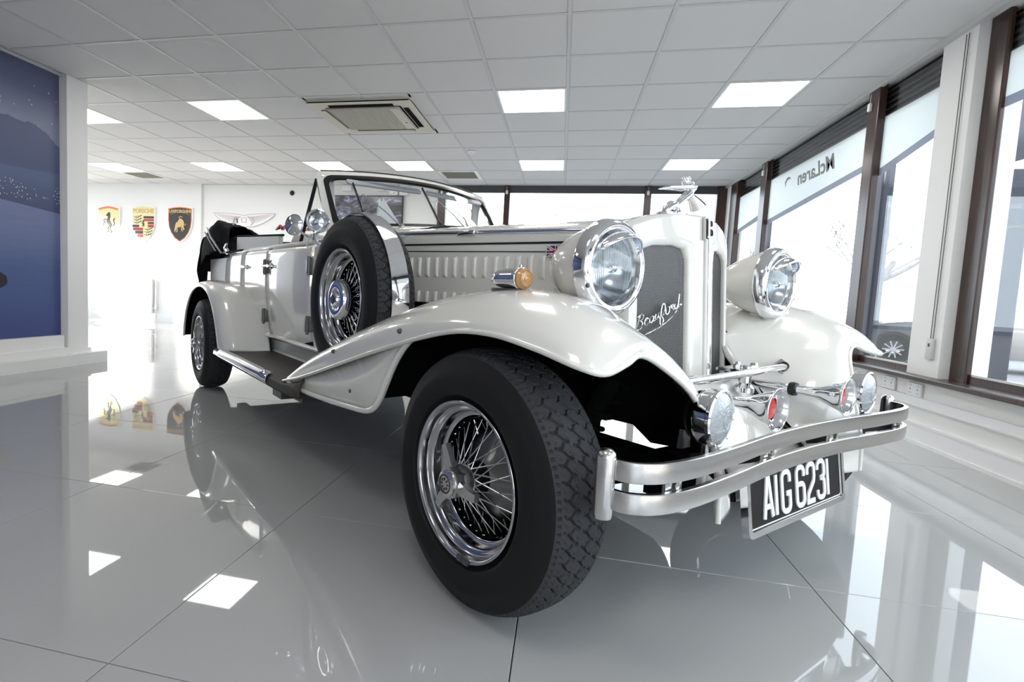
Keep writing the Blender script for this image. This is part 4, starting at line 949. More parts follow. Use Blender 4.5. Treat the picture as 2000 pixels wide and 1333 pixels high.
# ---- radiator shell ---------------------------------------------------
def rx(z): return .150-.075*(z-.60)         # centre line leans back
TOP = 1.135
shell = MB()
# outline of the front half (right side): plan is a shallow V, s from centre (0) to the corner (1)
def rp(s, z, push=0):      # point on the right front face
    y = -.285*s; x = rx(z)-.085*s**1.15-push
    return (x, y, z)
for sg in (1, -1):
    Q = lambda s, z, p=0: (rp(s, z, p)[0], sg*rp(s, z, p)[1], z)
    # frame around the mesh opening: outer loop / inner loop
    n = 10
    outer = []; inner = []; lip_ = []
    zt = lambda s: TOP-.012-.050*s**2.6
    ol = [(.03, .55), (.5, .55), (.985, .55), (.985, .70), (.985, .85), (.985, .98), (.985, zt(.985)-.03), (.94, zt(.94)-.004), (.7, zt(.7)), (.4, zt(.4)), (.03, zt(.03)), (.03, 1.0), (.03, .85), (.03, .70)]
    il = [(.25, .57), (.5, .57), (.875, .57), (.88, .70), (.88, .85), (.88, .93), (.875, .975), (.84, 1.005), (.70, 1.022), (.45, 1.028), (.30, 1.020), (.25, .985), (.25, .85), (.25, .70)]
    mid = [(a*.25+c*.75, b*.25+d*.75) for (a, b), (c, d) in zip(ol, il)]
    P = [[Q(s, z, 0) for s, z in ol], [Q(s, z, -.002) for s, z in mid], [Q(s, z, .006) for s, z in il], [Q(s, z, .028) for s, z in il]]
    P = cr(P, 8, 0); shell.grid(P, closev=True)
# side and top: wrap backwards
zt = lambda s: TOP-.012-.050*abs(s)**2.6
loop = [(-.985, .55), (-.985, .75), (-.985, .95), (-.985, zt(.985)-.03), (-.94, zt(.94)-.004), (-.7, zt(.7)), (-.4, zt(.4)), (0, zt(0)), (.4, zt(.4)), (.7, zt(.7)), (.94, zt(.94)-.004), (.985, zt(.985)-.03), (.985, .95), (.985, .75), (.985, .55)]
rows_ = []
for k, (back, grow) in enumerate(((0, 0), (.006, .004), (.02, .007), (.05, .008), (.10, .006), (.145, -.002))):
    r = []
    for s, z in loop:
        x, y, _ = rp(abs(s), z); x = x-back; y = -y if s > 0 else y
        if k >= 3: x = (.02 if k == 3 else -.02 if k == 4 else -.045)+(.03*(1-abs(s)) if k == 3 else 0)
        top_f = 1 if z > 1.0 else 0
        ny = y+(grow if s > 0 else -grow)*(1 if abs(s) > .9 else abs(s)); nz = z+grow*top_f*1.6
        r.append((x, ny, nz))
    rows_.append(r)
shell.grid(rows_)
shell.tube([(rx(z)-.004, 0, z) for z in np.linspace(.55, 1.12, 12)], .014, 10)
rad = shell.obj('radiator_shell', 'paint', CAR, smooth=55)
MB().tube([(rx(z)+.010, 0, z) for z in np.linspace(.56, 1.055, 10)], .0075, 10).obj('centre_bar', 'chrome', rad)
# mesh
for sg in (1, -1):
    o_ = Vector((rp(.25, .57)[0]-.016, sg*rp(.25, .57)[1], 0)); e_ = Vector((rp(.89, .57)[0]-.016, sg*rp(.89, .57)[1], 0))
    u = (e_-o_); Lh = u.length; u.normalize()
    lean = -.075
    def gp(s, z, d=0): p = o_+u*s; return (p.x+lean*(z-.57)-d, p.y, z)
    ins = lambda s, z: 0 <= s <= Lh and .565 <= z <= 1.03
    g = MB()
    dz, H_ = .0075, .47
    slope = 1.0*.55
    def seg(p, q):
        a, b = gp(*p), gp(*q); A_ = Vector(a); B_ = Vector(b); d = (B_-A_); up = Vector((0, 0, .0010)); n_ = Vector((.0009, 0, 0))
        g.add([A_-up-n_, A_+up-n_, A_+up+n_, A_-up+n_, B_-up-n_, B_+up-n_, B_+up+n_, B_-up+n_], [(0, 1, 5, 4), (1, 2, 6, 5), (2, 3, 7, 6), (3, 0, 4, 7)])
    slope = 1.42; z = .565-Lh*slope
    while z < 1.03:
        for sl in (1, -1):
            z0 = z if sl == 1 else z+Lh*slope; 
            p = [0, z0]; q = [Lh, z0+sl*slope*Lh]
            # clip
            def clip(p, q):
                (s0, a0), (s1, a1) = p, q
                for lo in (True, False):
                    lim = .565 if lo else 1.03
                    for _ in (0, 1):
                        if (a0 < lim) if lo else (a0 > lim):
                            if ((a1 < lim) if lo else (a1 > lim)): return None
                            t = (lim-a0)/(a1-a0); s0, a0 = s0+t*(s1-s0), lim
                        s0, a0, s1, a1 = s1, a1, s0, a0
                return (s0, a0), (s1, a1)
            c = clip(p, q)
            if c: seg(*c)
        z += .0084
    g.obj('grille_mesh', M.setdefault('mesh_metal', mat('mesh_metal', (.24, .235, .23), .4, metal=.8)), rad, smooth=0, fixn=False)
    MB().add([gp(-.02, .55, .012), gp(Lh+.02, .55, .012), gp(Lh+.02, 1.04, .012), gp(-.02, 1.04, .012)], [(0, 1, 2, 3)]).obj('radiator_core', 'dark_void', rad, smooth=0)
# B initial on the prow
BM_ = Mx((0, 1, 0), (-.075, 0, 1), (1, 0, .075), (rx(1.09)+.006, 0, 1.088))
bb = MB().stroke([(-.010, -.030), (-.010, .030)], .007, 0, .008, mtx=BM_).stroke([(-.016, .028)]+arc(.002, .015, .013, 90, -90, 8)+[(-.010, .002)], .006, 0, .008, mtx=BM_).stroke([(-.010, .002)]+arc(.003, -.0135, .0145, 90, -90, 8)+[(-.016, -.028)], .006, 0, .008, mtx=BM_)
MB().prism(rrect(-.022, .022, -.036, .036, .004, 3), -.006, .002, mtx=BM_).obj('initial_plate', 'paint', rad); bb.obj('initial_letter', 'chrome', rad, smooth=30); MB().add([BM_ @ Vector((x-.0028, y-.0015, .0025)) for x, y in ((-.017, -.032), (.018, -.032), (.018, .032), (-.017, .032))], [(0, 1, 2, 3)]).obj('letter_shade', 'black', rad, smooth=0)  # flat black patch behind the letter paints in its dark reflection
# script on the right-hand mesh (s measured outwards along the face, z height)
SC_ = [
    [(0.2025, 0.7549), (0.1958, 0.7614), (0.1916, 0.7749), (0.1884, 0.7877), (0.1859, 0.8005), (0.1928, 0.7978), (0.1859, 0.8026), (0.1777, 0.8071), (0.1713, 0.8041), (0.1726, 0.7953), (0.1804, 0.7887), (0.1867, 0.7866), (0.1800, 0.7858), (0.1757, 0.7789), (0.1781, 0.7696), (0.1861, 0.7609), (0.1930, 0.7591)],
    [(0.1718, 0.7832), (0.1611, 0.7878), (0.1554, 0.7941), (0.1589, 0.7971), (0.1654, 0.7912), (0.1681, 0.7812), (0.1634, 0.7740), (0.1565, 0.7784), (0.1508, 0.7845)],
    [(0.1385, 0.8031), (0.1439, 0.8018), (0.1495, 0.7928), (0.1492, 0.7846), (0.1432, 0.7833), (0.1370, 0.7918), (0.1344, 0.8036), (0.1364, 0.7918), (0.1342, 0.7876), (0.1291, 0.7923)],
    [(0.1268, 0.8095), (0.1294, 0.8009), (0.1274, 0.7935), (0.1216, 0.7968), (0.1168, 0.8067), (0.1147, 0.8156), (0.1168, 0.8055), (0.1148, 0.7982), (0.1111, 0.8014)],
    [(0.1115, 0.8011), (0.1015, 0.8103), (0.0942, 0.8220), (0.0935, 0.8364), (0.0967, 0.8429), (0.1018, 0.8404), (0.1064, 0.8274), (0.1084, 0.8101), (0.1115, 0.7928), (0.1110, 0.7800), (0.1062, 0.7755), (0.1005, 0.7831), (0.1006, 0.7960), (0.1056, 0.8037), (0.0972, 0.8105)],
    [(0.0818, 0.8354), (0.0884, 0.8280), (0.0914, 0.8164), (0.0877, 0.8099), (0.0809, 0.8136), (0.0766, 0.8241), (0.0779, 0.8341), (0.0818, 0.8354), (0.0727, 0.8340)],
    [(0.0715, 0.8401), (0.0691, 0.8298), (0.0692, 0.8344), (0.0663, 0.8400), (0.0615, 0.8427), (0.0630, 0.8347), (0.0630, 0.8260), (0.0568, 0.8280)],
    [(0.0470, 0.8468), (0.0543, 0.8451), (0.0583, 0.8363), (0.0554, 0.8289), (0.0486, 0.8335), (0.0436, 0.8499), (0.0397, 0.8761), (0.0436, 0.8484), (0.0444, 0.8382), (0.0396, 0.8355)],
    [(0.0350, 0.8451), (0.0323, 0.8430), (0.0349, 0.8408), (0.0376, 0.8428), (0.0350, 0.8451)],
    [(0.0417, 0.8354), (0.0500, 0.8236), (0.0650, 0.8057), (0.0818, 0.7908), (0.0986, 0.7789), (0.1154, 0.7684), (0.1405, 0.7563), (0.1638, 0.7459), (0.1770, 0.7410), (0.1905, 0.7436), (0.1977, 0.7494), (0.1973, 0.7564), (0.1930, 0.7586)],
]
o_ = Vector(rp(.25, .57)); e_ = Vector(rp(.89, .57)); o_.z = e_.z = 0; u_ = (e_-o_).normalized()
g = MB()
for q, st_ in enumerate(SC_):
    pts = cr([(x, z, 0) for x, z in st_], len(st_)*5)
    g.tube([(o_.x+u_.x*p[0]-.075*(p[1]-.57)+.004, o_.y+u_.y*p[0], p[1]) for p in pts], .0021 if q == 9 else .0024, 6)
g.obj('script_lettering', 'chrome', rad, smooth=60)

# ---- mascot ------------------------------------------------------------
ms = empty('mascot_parts') ; bpy.data.objects.remove(ms)
def mp_(y, z, dx=0): return (.022+dx, y, z)
g = MB()
g.lathe([(.0, 1.128), (.050, 1.130), (.052, 1.138), (.030, 1.142)], 24, mtx=Matrix.Translation((.022, -.055, 0)) @ Matrix.Diagonal((.8, 1.25, 1, 1)))
g.tube([mp_(-.098, 1.136), mp_(-.085, 1.150), mp_(-.062, 1.163), mp_(-.035, 1.172), mp_(-.028, 1.160), mp_(-.03, 1.142)], [.010, .016, .018, .010, .010, .016], 12)
for dx in (-.007, .007): g.tube([mp_(-.050, 1.160, dx), mp_(-.020, 1.180, dx), mp_(.012, 1.202, dx), mp_(.030, 1.214, dx*.8)], [.006, .008, .011, .012], 10)
g.tube([mp_(.018, 1.200), mp_(.030, 1.212), mp_(.040, 1.224), mp_(.048, 1.236), mp_(.046, 1.244), mp_(.036, 1.250)], [.014, .014, .0115, .016, .014, .007], 12)
mas = g.obj('mascot_figure', 'chrome', CAR, smooth=60)
# arms swept forward to the fingertips
for dx in (-.012, .012): MB().tube([mp_(.040, 1.238, dx*1.3), mp_(.010, 1.230, dx*1.6), mp_(-.03, 1.2245, dx*1.2), mp_(-.075, 1.219, dx*.6), mp_(-.105, 1.214, dx*.3), mp_(-.140, 1.206, 0)], [.008, .0078, .0062, .0065, .005, .0015], 10).obj('arm', 'chrome', mas, smooth=60)
g = MB()
for k in range(15):
    a = k*2.4; rr_ = .010+.004*sin(k*1.7); c = Vector((.022+.009*cos(a), .010+.014*sin(a)*.8, 1.254+.006*cos(k*1.1)))
    g.tube([c+Vector((0, .006*cos(t), .006*sin(t))) for t in np.linspace(0, 5, 8)], .0038, 6)
MB().lathe([(0, -.014), (.008, -.012), (.0125, -.002), (.011, .008), (.006, .014), (0, .015)], 16, mtx=Matrix.Translation((.022, .005, 1.250))).tube([(.022, -.006, 1.250), (.022, -.010, 1.247), (.022, -.007, 1.243)], .002, 6).obj('head', 'chrome', mas, smooth=60)
g.obj('hair', 'chrome', mas, smooth=60)
# windswept skirt
sk_ = []
for t in np.linspace(0, 1, 12):
    row = []
    for a in np.linspace(0, 2*pi, 13)[:-1]:
        cy = .030+.085*t; cz = 1.210-.008*t-.012*t*t; ry = .010+.012*t; 
        row.append((.022+(.010+.016*t)*cos(a), -.02*0+cy-(.05*t)*(.5-.5*sin(a)), cz+(.011*(1-t*.6))*sin(a)-(.5-.5*sin(a))*.028*t))
    sk_.append(row)
MB().grid(sk_, closev=True).obj('skirt', 'chrome', mas, smooth=60)

# ---- headlamps ----------------------------------------------------------
def headlamp(s):
    c = (.140, s*.470, .934); A = Mx((0, 1, 0), (0, 0, 1), (1, 0, 0), c)
    b = MB().lathe([tuple(p) for p in cr([(0, -.228), (.022, -.222), (.055, -.198), (.086, -.154), (.109, -.100), (.120, -.060), (.125, -.038)], 26)], 48, mtx=A).obj('headlamp', 'paint', CAR, smooth=60)
    MB().lathe([tuple(p) for p in cr([(.124, -.042), (.133, -.036), (.134, -.026), (.128, -.004), (.118, .004), (.113, .006), (.110, .003), (.104, .002), (.100, -.006)], 30)], 64, mtx=A).obj('bezel', 'chrome', b, smooth=50)
    MB().lathe([(.101, -.004), (.085, -.035), (.055, -.065), (.02, -.078), (0, -.079)], 48, mtx=A).obj('reflector', 'reflector', b, smooth=60)
    MB().lathe([(0, .004), (.03, .003), (.06, -.001), (.085, -.006), (.100, -.012)], 48, mtx=A).obj('lens', 'lens', b, smooth=60)
    fl_ = MB()
    for k in range(-13, 14):
        x = k*.0066; h = sqrt(max(0, .082**2-x*x)); n = 7
        fl_.tube([A @ Vector((x, h*t if t > 0 else h*t, -.008+.006*(1-(x*x+(h*t)**2)/.0067))) for t in np.linspace(-.05 if abs(k) < 7 else -.9, .95, n)], .0010, 5, flat=(1, 1))
    fl_.obj('lens_flutes', 'frost_lens', b, smooth=60, kind='stuff')
    MB().lathe([(0, .0), (.011, -.004), (.014, -.02), (.012, -.03)], 16, mtx=A).tube([A @ Vector((-.02, -.0, -.01)), A @ Vector((.02, 0, -.01))], .003, 6).obj('bulb_shield', 'chrome', b)
    pk = []
    for q in range(15):
        a = radians(30+120*q/14); fwd = .052*sin(radians(180*q/14))**.7
        pk.append([A @ Vector((.099*cos(a), .099*sin(a), .003)), A @ Vector((.098*cos(a), .097*sin(a)-.004, .003+fwd*.5)), A @ Vector((.092*cos(a), .086*sin(a)-.006, .003+fwd))])
    solid(MB().grid([[tuple(p) for p in r] for r in pk]).obj('peak', 'chrome', b, smooth=60), .002, 0)
    for a in (205, 335): MB().lathe([(0, .003), (.006, .002), (.007, -.002)], 10, mtx=A @ Matrix.Translation((.122*cos(radians(a)), .122*sin(radians(a)), .001))).obj('bezel_screw', 'dark_board', b)
    MB().lathe([tuple(p) for p in cr([(.026, 0), (.028, .02), (.036, .05), (.05, .075)][::-1], 10)], 24, mtx=Matrix.Translation((.075, s*.475, .79))).obj('pedestal', 'paint', b, smooth=60) if False else MB().tube([(.070, s*.475, .745), (.070, s*.473, .79), (.072, s*.47, .85)], [.040, .028, .030], 20).obj('pedestal', 'paint', b, smooth=60)
    MB().tube([(-.10, s*.44, .90), (-.12, s*.42, .86), (-.08, s*.36, .845), (-.04, s*.30, .845)], .010, 10).obj('wiring_conduit', 'tbar', b)
    return b
headlamp(-1); headlamp(1)
# ---- indicators on the wings ---------------------------------------------
def indicator(s):
    c = (.005, s*.685, .893); A = Mx((0, 1, 0), (0, 0, 1), (1, 0, 0), c)
    b = MB().lathe([tuple(p) for p in cr([(0, -.118), (.016, -.112), (.026, -.08), (.030, -.03), (.031, -.004), (.029, 0)], 20)], 32, mtx=A).obj('indicator_lamp', 'chrome', CAR, smooth=60)
    MB().lathe([(.029, -.002), (.0285, .008), (.020, .018), (.0, .022)], 24, mtx=A).obj('amber_lens', 'amber', b, label='amber ribbed lens')
    g = MB()
    for r in (.010, .017, .023): g.lathe([(r-.001, .0205-(r*28)**2*.014), (r, .0225-(r*28)**2*.014), (r+.001, .0205-(r*28)**2*.014)], 24, mtx=A)
    g.obj('lens_rings', 'amber', b)
    MB().prism([(x*.062, y*.030) for x, y in arc(0, 0, 1, 0, 360, 24)[:-1]], -.045, -.024, mtx=Mx((1, 0, 0), (0, 1, 0), (0, 0, 1), (-.05, s*.685, .890))).obj('base_pad', 'dark_board', b)
    MB().tube([(-.004, s*.685, .923), (-.004, s*.685, .930)], .004, 8).obj('cap_screw', 'chrome', b)
indicator(-1); indicator(1)

# ---- bumper ---------------------------------------------------------------
bp = [(-.785, .405), (-.775, .440), (-.74, .470), (-.68, .486), (-.58, .490), (-.42, .480), (-.22, .462), (0, .455)]
bp = bp+[(-y, x) for y, x in reversed(bp[:-1])]
bc = cr(bp, 90)
def blade(z0, z1, name):
    rows_ = []; zc = (z0+z1)/2; h = (z1-z0)/2
    for k, (y, x) in enumerate(bc):
        t = bc[min(k+1, 89)]-bc[max(k-1, 0)]; n_ = Vector((t[0], -t[1], 0)).normalized()   # outward (+x side)
        rows_.append([(x+n_.x*d, y+n_.y*d, zc+h*f) for f, d in ((-1, -.010), (-1, .0), (-.93, .002), (-.5, .0030), (0, .0034), (.5, .0030), (.93, .002), (1, .0), (1, -.010))])
    o = MB().grid(rows_).obj(name, 'brushed', CAR, smooth=30); return o
ub = blade(.484, .527, 'bumper_blade'); lb_ = blade(.420, .463, 'bumper_blade')
for s in (-1, 1):
    MB().tube([(.400, s*.792, .402), (.400, s*.792, .410), (.400, s*.792, .530), (.400, s*.792, .538), (.400, s*.792, .545), (.400, s*.792, .548)], [.018, .020, .020, .0185, .012, .002], 20).obj('bumper_end_cap', 'brushed', CAR, smooth=50)
    for yy, xx in ((.66, .478), (.20, .455)):
        bk_ = MB().bbox(xx-.016, xx-.006, s*yy-.030, s*yy+.030, .428, .520, .003).obj('bumper_bracket', 'brushed', CAR)
        MB().lathe([(0, .008), (.009, .008), (.010, .0)], 6, mtx=Mx((0, 1, 0), (0, 0, 1), (1, 0, 0), (xx-.006, s*yy, .473))).obj('bolt', 'brushed', bk_, smooth=0)
    MB().tube([(.462, s*.66, .472), (.42, s*.56, .465), (.36, s*.40, .44), (.22, s*.32, .38)], .016, 4, flat=(1.6, .5)).tube([(.44, s*.20, .472), (.30, s*.30, .42)], .014, 4, flat=(1.6, .5)).obj('bumper_iron', 'black', CAR, smooth=0)
    MB().box(.18, .30, s*.30-.03, s*.30+.03, .30, .38).obj('dumb_iron', 'cavity', CAR, smooth=0)
# number plate
PY, PZ, PX = -.005, .352, .448
PM = Mx((0, 1, 0), (-.14, 0, 1), (1, 0, .14), (PX, PY, PZ))
w_, h_ = .565, .150
pl = MB().prism(rrect(-w_/2, w_/2, -h_/2, h_/2, .012, 4), -.008, 0, mtx=PM).obj('number_plate', 'plate_black', CAR, smooth=0, label='black number plate with white characters')
MB().ring(rrect(-w_/2-.012, w_/2+.012, -h_/2-.012, h_/2+.012, .02, 5), rrect(-w_/2+.004, w_/2-.004, -h_/2+.004, h_/2-.004, .010, 5), -.012, .006, mtx=PM).obj('plate_surround', 'chrome', pl, smooth=40)
MB().ring(rrect(-w_/2+.006, w_/2-.006, -h_/2+.006, h_/2-.006, .010, 4), rrect(-w_/2+.009, w_/2-.009, -h_/2+.009, h_/2-.009, .009, 4), 0, .0006, mtx=PM).obj('plate_border', 'plate_white', pl, smooth=0)
def glyph(ch):
    W, H = .044, .104; r = .016
    G = {'A': [[(0, 0), (W*.42, H), (W*.58, H), (W, 0)], [(W*.17, H*.28), (W*.83, H*.28)]],
         '1': [[(0, 0), (0, H)]], 'I': [[(0, 0), (0, H)]],
         'G': [[(W, H*.72)]+arc(W-r, H-r, r, 0, 90, 5)+arc(r, H-r, r, 90, 180, 5)+arc(r, r, r, 180, 270, 5)+arc(W-r, r, r, 270, 360, 5)+[(W, H*.44), (W*.55, H*.44)]],
         '6': [[(W, H*.74)]+arc(W-r, H-r, r, 0, 90, 5)+arc(r, H-r, r, 90, 180, 5)+arc(r, r, r, 180, 270, 5)+arc(W-r, r, r, 270, 360, 5)+arc(W-r, H*.56-r, r, 0, 90, 5)+[(0, H*.56)]],
         '2': [[(0, H*.74)]+arc(r, H-r, r, 180, 90, 5)+arc(W-r, H-r, r, 90, 0, 5)+[(W, H*.66), (W*.9, H*.52), (W*.12, H*.22), (0, H*.06), (0, 0), (W, 0)]],
         '3': [[(0, H*.78)]+arc(r, H-r, r, 180, 90, 5)+arc(W-r, H-r, r, 90, 0, 5)+arc(W-r, H*.55+r*.7, r, 0, -90, 4, ry=r*.7)+[(W*.4, H*.53)], [(W*.4, H*.53)]+arc(W-r, H*.53-r, r, 90, 0, 5)+arc(W-r, r, r, 0, -90, 5)+arc(r, r, r, 270, 180, 5)+[(0, H*.22)]]}
    return G[ch]
x = -.205; lt = []
for ch, adv in (('A', .066), ('I', .034), ('G', .086), ('6', .066), ('2', .066), ('3', .068), ('I', .03)):
    g = MB()
    for P in glyph(ch): g.stroke([(x+a, b-.052) for a, b in P], .0135, .0004, .004, mtx=PM)
    g.obj('plate_character', 'plate_white', pl, smooth=0); x += adv
# badge bar with clamps, horns, fog lamps
bb_ = MB().tube([(.335, -.44, .632), (.335, .0, .636), (.335, .44, .632)] if False else [(.325, -.40, .648), (.285, 0, .648), (.243, .315, .648)], .0115, 16).obj('cross_bar', 'chrome', CAR)
for p, n_ in (((.240, .322, .648), (.75, -.55, .45)), ((.325, -.41, .648), (.35, .75, .25))):
    m_ = axm(p, n_); MB().prism(rrect(-.022, .022, -.022, .022, .004, 2), -.010, -.004, mtx=m_ @ Matrix.Rotation(radians(45), 4, 'Z')).lathe([(.018, -.004), (.014, .010)], 16, mtx=m_).obj('mounting_flange', 'dull_metal', bb_)
def horn(s, yc, xb):
    A = Mx((0, 1, 0), (0, 0, 1), (1, 0, 0), (.450, yc, .585))
    b = MB().lathe([tuple(p) for p in cr([(.0125, -.30), (.013, -.14), (.015, -.10), (.020, -.075), (.030, -.052), (.038, -.034), (.044, -.018), (.051, -.005), (.0565, .002), (.0555, .004)], 40)], 40, mtx=A).obj('horn_trumpet', 'chrome', CAR, smooth=60)
    solid(b, .0015, 0)
    MB().lathe([(0, -.0145), (.027, -.0150), (.029, -.017), (.026, -.022), (.012, -.060)], 28, mtx=A).obj('red_diaphragm', 'red', b, label='red disc inside the trumpet')
    MB().lathe([(.021, -.16), (.023, -.150), (.021, -.14), (.013, -.139)], 20, mtx=A).obj('horn_collar', 'black', b)
    MB().tube([(.15, yc, .585), (.12, yc*.9, .60), (.16, yc*.4, .615)], .011, 12).obj('horn_pipe', 'chrome', b)
horn(-1, -.185, .1); horn(1, .265, .1)
MB().lathe([(0, .66), (.035, .66), (.038, .652), (.038, .642), (.02, .636), (.018, .60), (.030, .585), (.030, .57), (0, .57)], 24, mtx=Matrix.Translation((.215, .12, 0))).box(.17, .26, .02, .17, .640, .650).lathe([(0, .668), (.01, .667), (.012, .66)], 8, mtx=Matrix.Translation((.235, .13, 0))).lathe([(0, .668), (.01, .667), (.012, .66)], 8, mtx=Matrix.Translation((.195, .10, 0))).obj('horn_mount', 'chrome', CAR)
MB().lathe([(0, .032), (.020, .026), (.030, .01), (.031, 0)], 20, mtx=axm((.222, .325, .575), (.8, -.1, .6))).obj('dome_nut', 'chrome', CAR)
def foglamp(s, yc, aim):
    n_ = Vector((1, aim, 0)).normalized(); m_ = axm((.425, yc, .578), n_)
    b = MB().lathe([tuple(p) for p in cr([(0, -.060), (.03, -.057), (.050, -.048), (.062, -.040), (.0665, -.034), (.0675, -.020), (.068, -.002)], 26)], 44, mtx=m_).obj('fog_lamp', 'chrome', CAR, smooth=60)
    MB().lathe([(.066, -.008), (.0715, -.004), (.0715, .004), (.067, .007), (.063, .004)], 48, mtx=m_).obj('rim', 'chrome', b, smooth=50)
    MB().lathe([(.064, .002), (.05, -.012), (.03, -.026), (0, -.032)], 36, mtx=m_).obj('reflector', 'reflector', b, smooth=60)
    MB().lathe([(0, .020), (.02, .019), (.04, .014), (.056, .008), (.064, .002)], 40, mtx=m_).obj('lens', 'frost_lens', b, smooth=60)
    g = MB()
    for k in range(-9, 10):
        x = k*.0062; h = sqrt(max(0, .060**2-x*x)); g.tube([m_ @ Vector((x, h*t, .0012+.0185*(1-(x*x+(h*t)**2)/.0041))) for t in np.linspace(-.96, .96, 7)], .0013, 4)
    for r, z in ((.012, .0195), (.022, .0187)): g.lathe([(r-.0015, z), (r, z+.0015), (r+.0015, z)], 24, mtx=m_)
    g.obj('lens_ribs', 'frost_lens', b, smooth=60, kind='stuff')
    MB().lathe([(.0665, -.05), (.067, -.012)], 40, mtx=m_).lathe([(.064, -.055), (.05, -.068), (0, -.070)], 30, mtx=m_).obj('rubber_back', 'black', b) if False else MB().lathe([(.06, -.05), (.045, -.066), (0, -.070)], 30, mtx=m_).obj('rubber_back', 'black', b)
    MB().prism([(-.02, 0), (.02, 0), (.012, .045), (-.012, .045)], -.006, .006, mtx=Mx((0, 1, 0), (0, 0, 1), (1, 0, 0), (.37, yc-.05 if s < 0 else yc, .50))).obj('bracket', 'brushed', b); MB().tube([(.40, yc, .52), (.40, yc, .475)], .012, 10).obj('mounting_stud', 'brushed', b)
foglamp(-1, -.415, .10); foglamp(1, .50, .0)
M['visor'] = mat('grey_visor', (.36, .37, .40), .4)
# ---- windscreen -------------------------------------------------------------
def ws(u, v, off=0):      # u -1..1 across, v 0..1 up; off = outward (forward) offset
    b = Vector((-1.20-.36*u*u, .59*u, 1.165-.035*u*u)); t = Vector((-1.63-.15*u*u, .575*u, 1.475-.022*u*u))
    p = b+(t-b)*v; n_ = Vector((.80, .30*u, .55)).normalized(); return tuple(p+n_*off)
def wloop(m, r, n=7, mb=None):      # rounded loop in (u, v) with margins
    mu = m/.6; mv = m/.40; ru = r/.6; rv = r/.40; mvb = (mb if mb is not None else m)/.40
    u0, u1, v0, v1 = -1+mu, 1-mu, mvb, 1-mv; P = []
    def edge(a, b, k): return [(a[0]+(b[0]-a[0])*t/k, a[1]+(b[1]-a[1])*t/k) for t in range(1, k)]
    def corner(cx, cy, a0): return [(cx+ru*cos(radians(a0+90*t/n)), cy+rv*sin(radians(a0+90*t/n))) for t in range(n+1)]
    c = [corner(u1-ru, v1-rv, 0), corner(u0+ru, v1-rv, 90), corner(u0+ru, v0+rv, 180), corner(u1-ru, v0+rv, 270)]
    P += c[0]+edge(c[0][-1], c[1][0], 16)+c[1]+edge(c[1][-1], c[2][0], 6)+c[2]+edge(c[2][-1], c[3][0], 16)+c[3]+edge(c[3][-1], c[0][0], 6)
    return P
def wring(l0, l1, o0, o1):
    return [[ws(u, v, o) for u, v in l] for l, o in ((l0, o0), (l0, o1), (l1, o1), (l1, o0))]
A0, A1, A2 = wloop(-.006, .030, mb=-.01), wloop(.022, .050, mb=.004), wloop(.044, .060, mb=.020)
scr = MB().grid(wring(A0, A1, -.022, .010), closeu=True, closev=True).obj('windscreen_frame', 'paint', CAR, smooth=40)
MB().grid(wring(A1, A2, -.006, .012), closeu=True, closev=True).obj('windscreen_rubber', 'black', scr, smooth=40)
gl = []
for v in np.linspace(.03, .88, 8): gl.append([ws(u, v, .002) for u in np.linspace(-.93, .93, 30)])
gb = wloop(.045, .055, mb=.015)
cen = []
bm = MB(); ctr = (0, .5)
rings_ = [[ws(ctr[0]+(u-ctr[0])*k, ctr[1]+(v-ctr[1])*k, .002) for u, v in gb] for k in (1, .75, .5, .25, .05)]
bm.grid(rings_, closev=True).obj('windscreen_glass', 'glass', scr, smooth=80)
topl = [ws(u, 1.03, .012) for u in np.linspace(-.97, .97, 40)]
MB().tube(topl, .0035, 6).obj('top_seal', 'black', scr)
for s in (-1, 1):
    p = Vector(ws(s*.97, .93, .012)); MB().tube([p, p+Vector((.0, s*-.02, .0)), p+Vector((.01, -s*.045, .004))], [.006, .005, .003], 8).obj('hood_catch', 'brushed', scr)
    # quarter post behind the screen pillar
    MB().tube([ws(s*1.0, .97, -.03), (-1.98, s*.585, 1.08)], .011, 8).obj('quarter_post', 'black' if s < 0 else 'tbar', scr)
    MB().tube([ws(s*.90, .95, -.03), (-1.76, s*.50, 1.28), (-1.70, s*.50, 1.12)], .014, 8, flat=(1, 2.2)).obj('side_stay', 'tbar', scr)
# sun visors
for s in (-1, 1):
    MB().prism(rrect(-.22, .22, -.040, .0, .015, 3), -.005, .005, mtx=Mx((0.10*s*-1, 1, 0), (-.75, 0, .66), (.66, 0, .75), ws(s*.42, .90, -.03))).obj('sun_visor', 'visor', scr)
# wipers
def wiper(pv, mid, b0, b1, nm='wiper'):
    pv, mid, b0, b1 = [Vector(p) for p in (pv, mid, b0, b1)]
    w = MB().tube([pv, pv+(mid-pv)*.45+Vector((.012, 0, .006)), mid+Vector((.01, 0, .004))], [.006, .0045, .002], 8, flat=(.6, 1.3))
    w.lathe([(0, .016), (.010, .014), (.013, 0), (.013, -.02)], 14, mtx=axm(pv, (.6, 0, .8)))
    o = w.obj('wiper', 'chrome', CAR)
    MB().tube([b0, (b0+b1)/2, b1], .0058, 6, flat=(1.4, .9)).obj('wiper_blade', 'black', o)
    MB().tube([b0+(b1-b0)*.2, b0+(b1-b0)*.45+Vector((.016, 0, .008)), mid+Vector((.012, 0, .006)), b0+(b1-b0)*.62+Vector((.014, 0, .008)), b0+(b1-b0)*.85], .0025, 6).obj('blade_yoke', 'brushed', o)
def W(u, v, o=.012): return ws(u, v, o)
wiper(W(-.53, -.01), W(-.70, .56), W(-.735, .79), W(-.75, .15))
wiper(W(.03, -.01), W(-.05, .53), W(-.09, .79), W(-.21, .06))
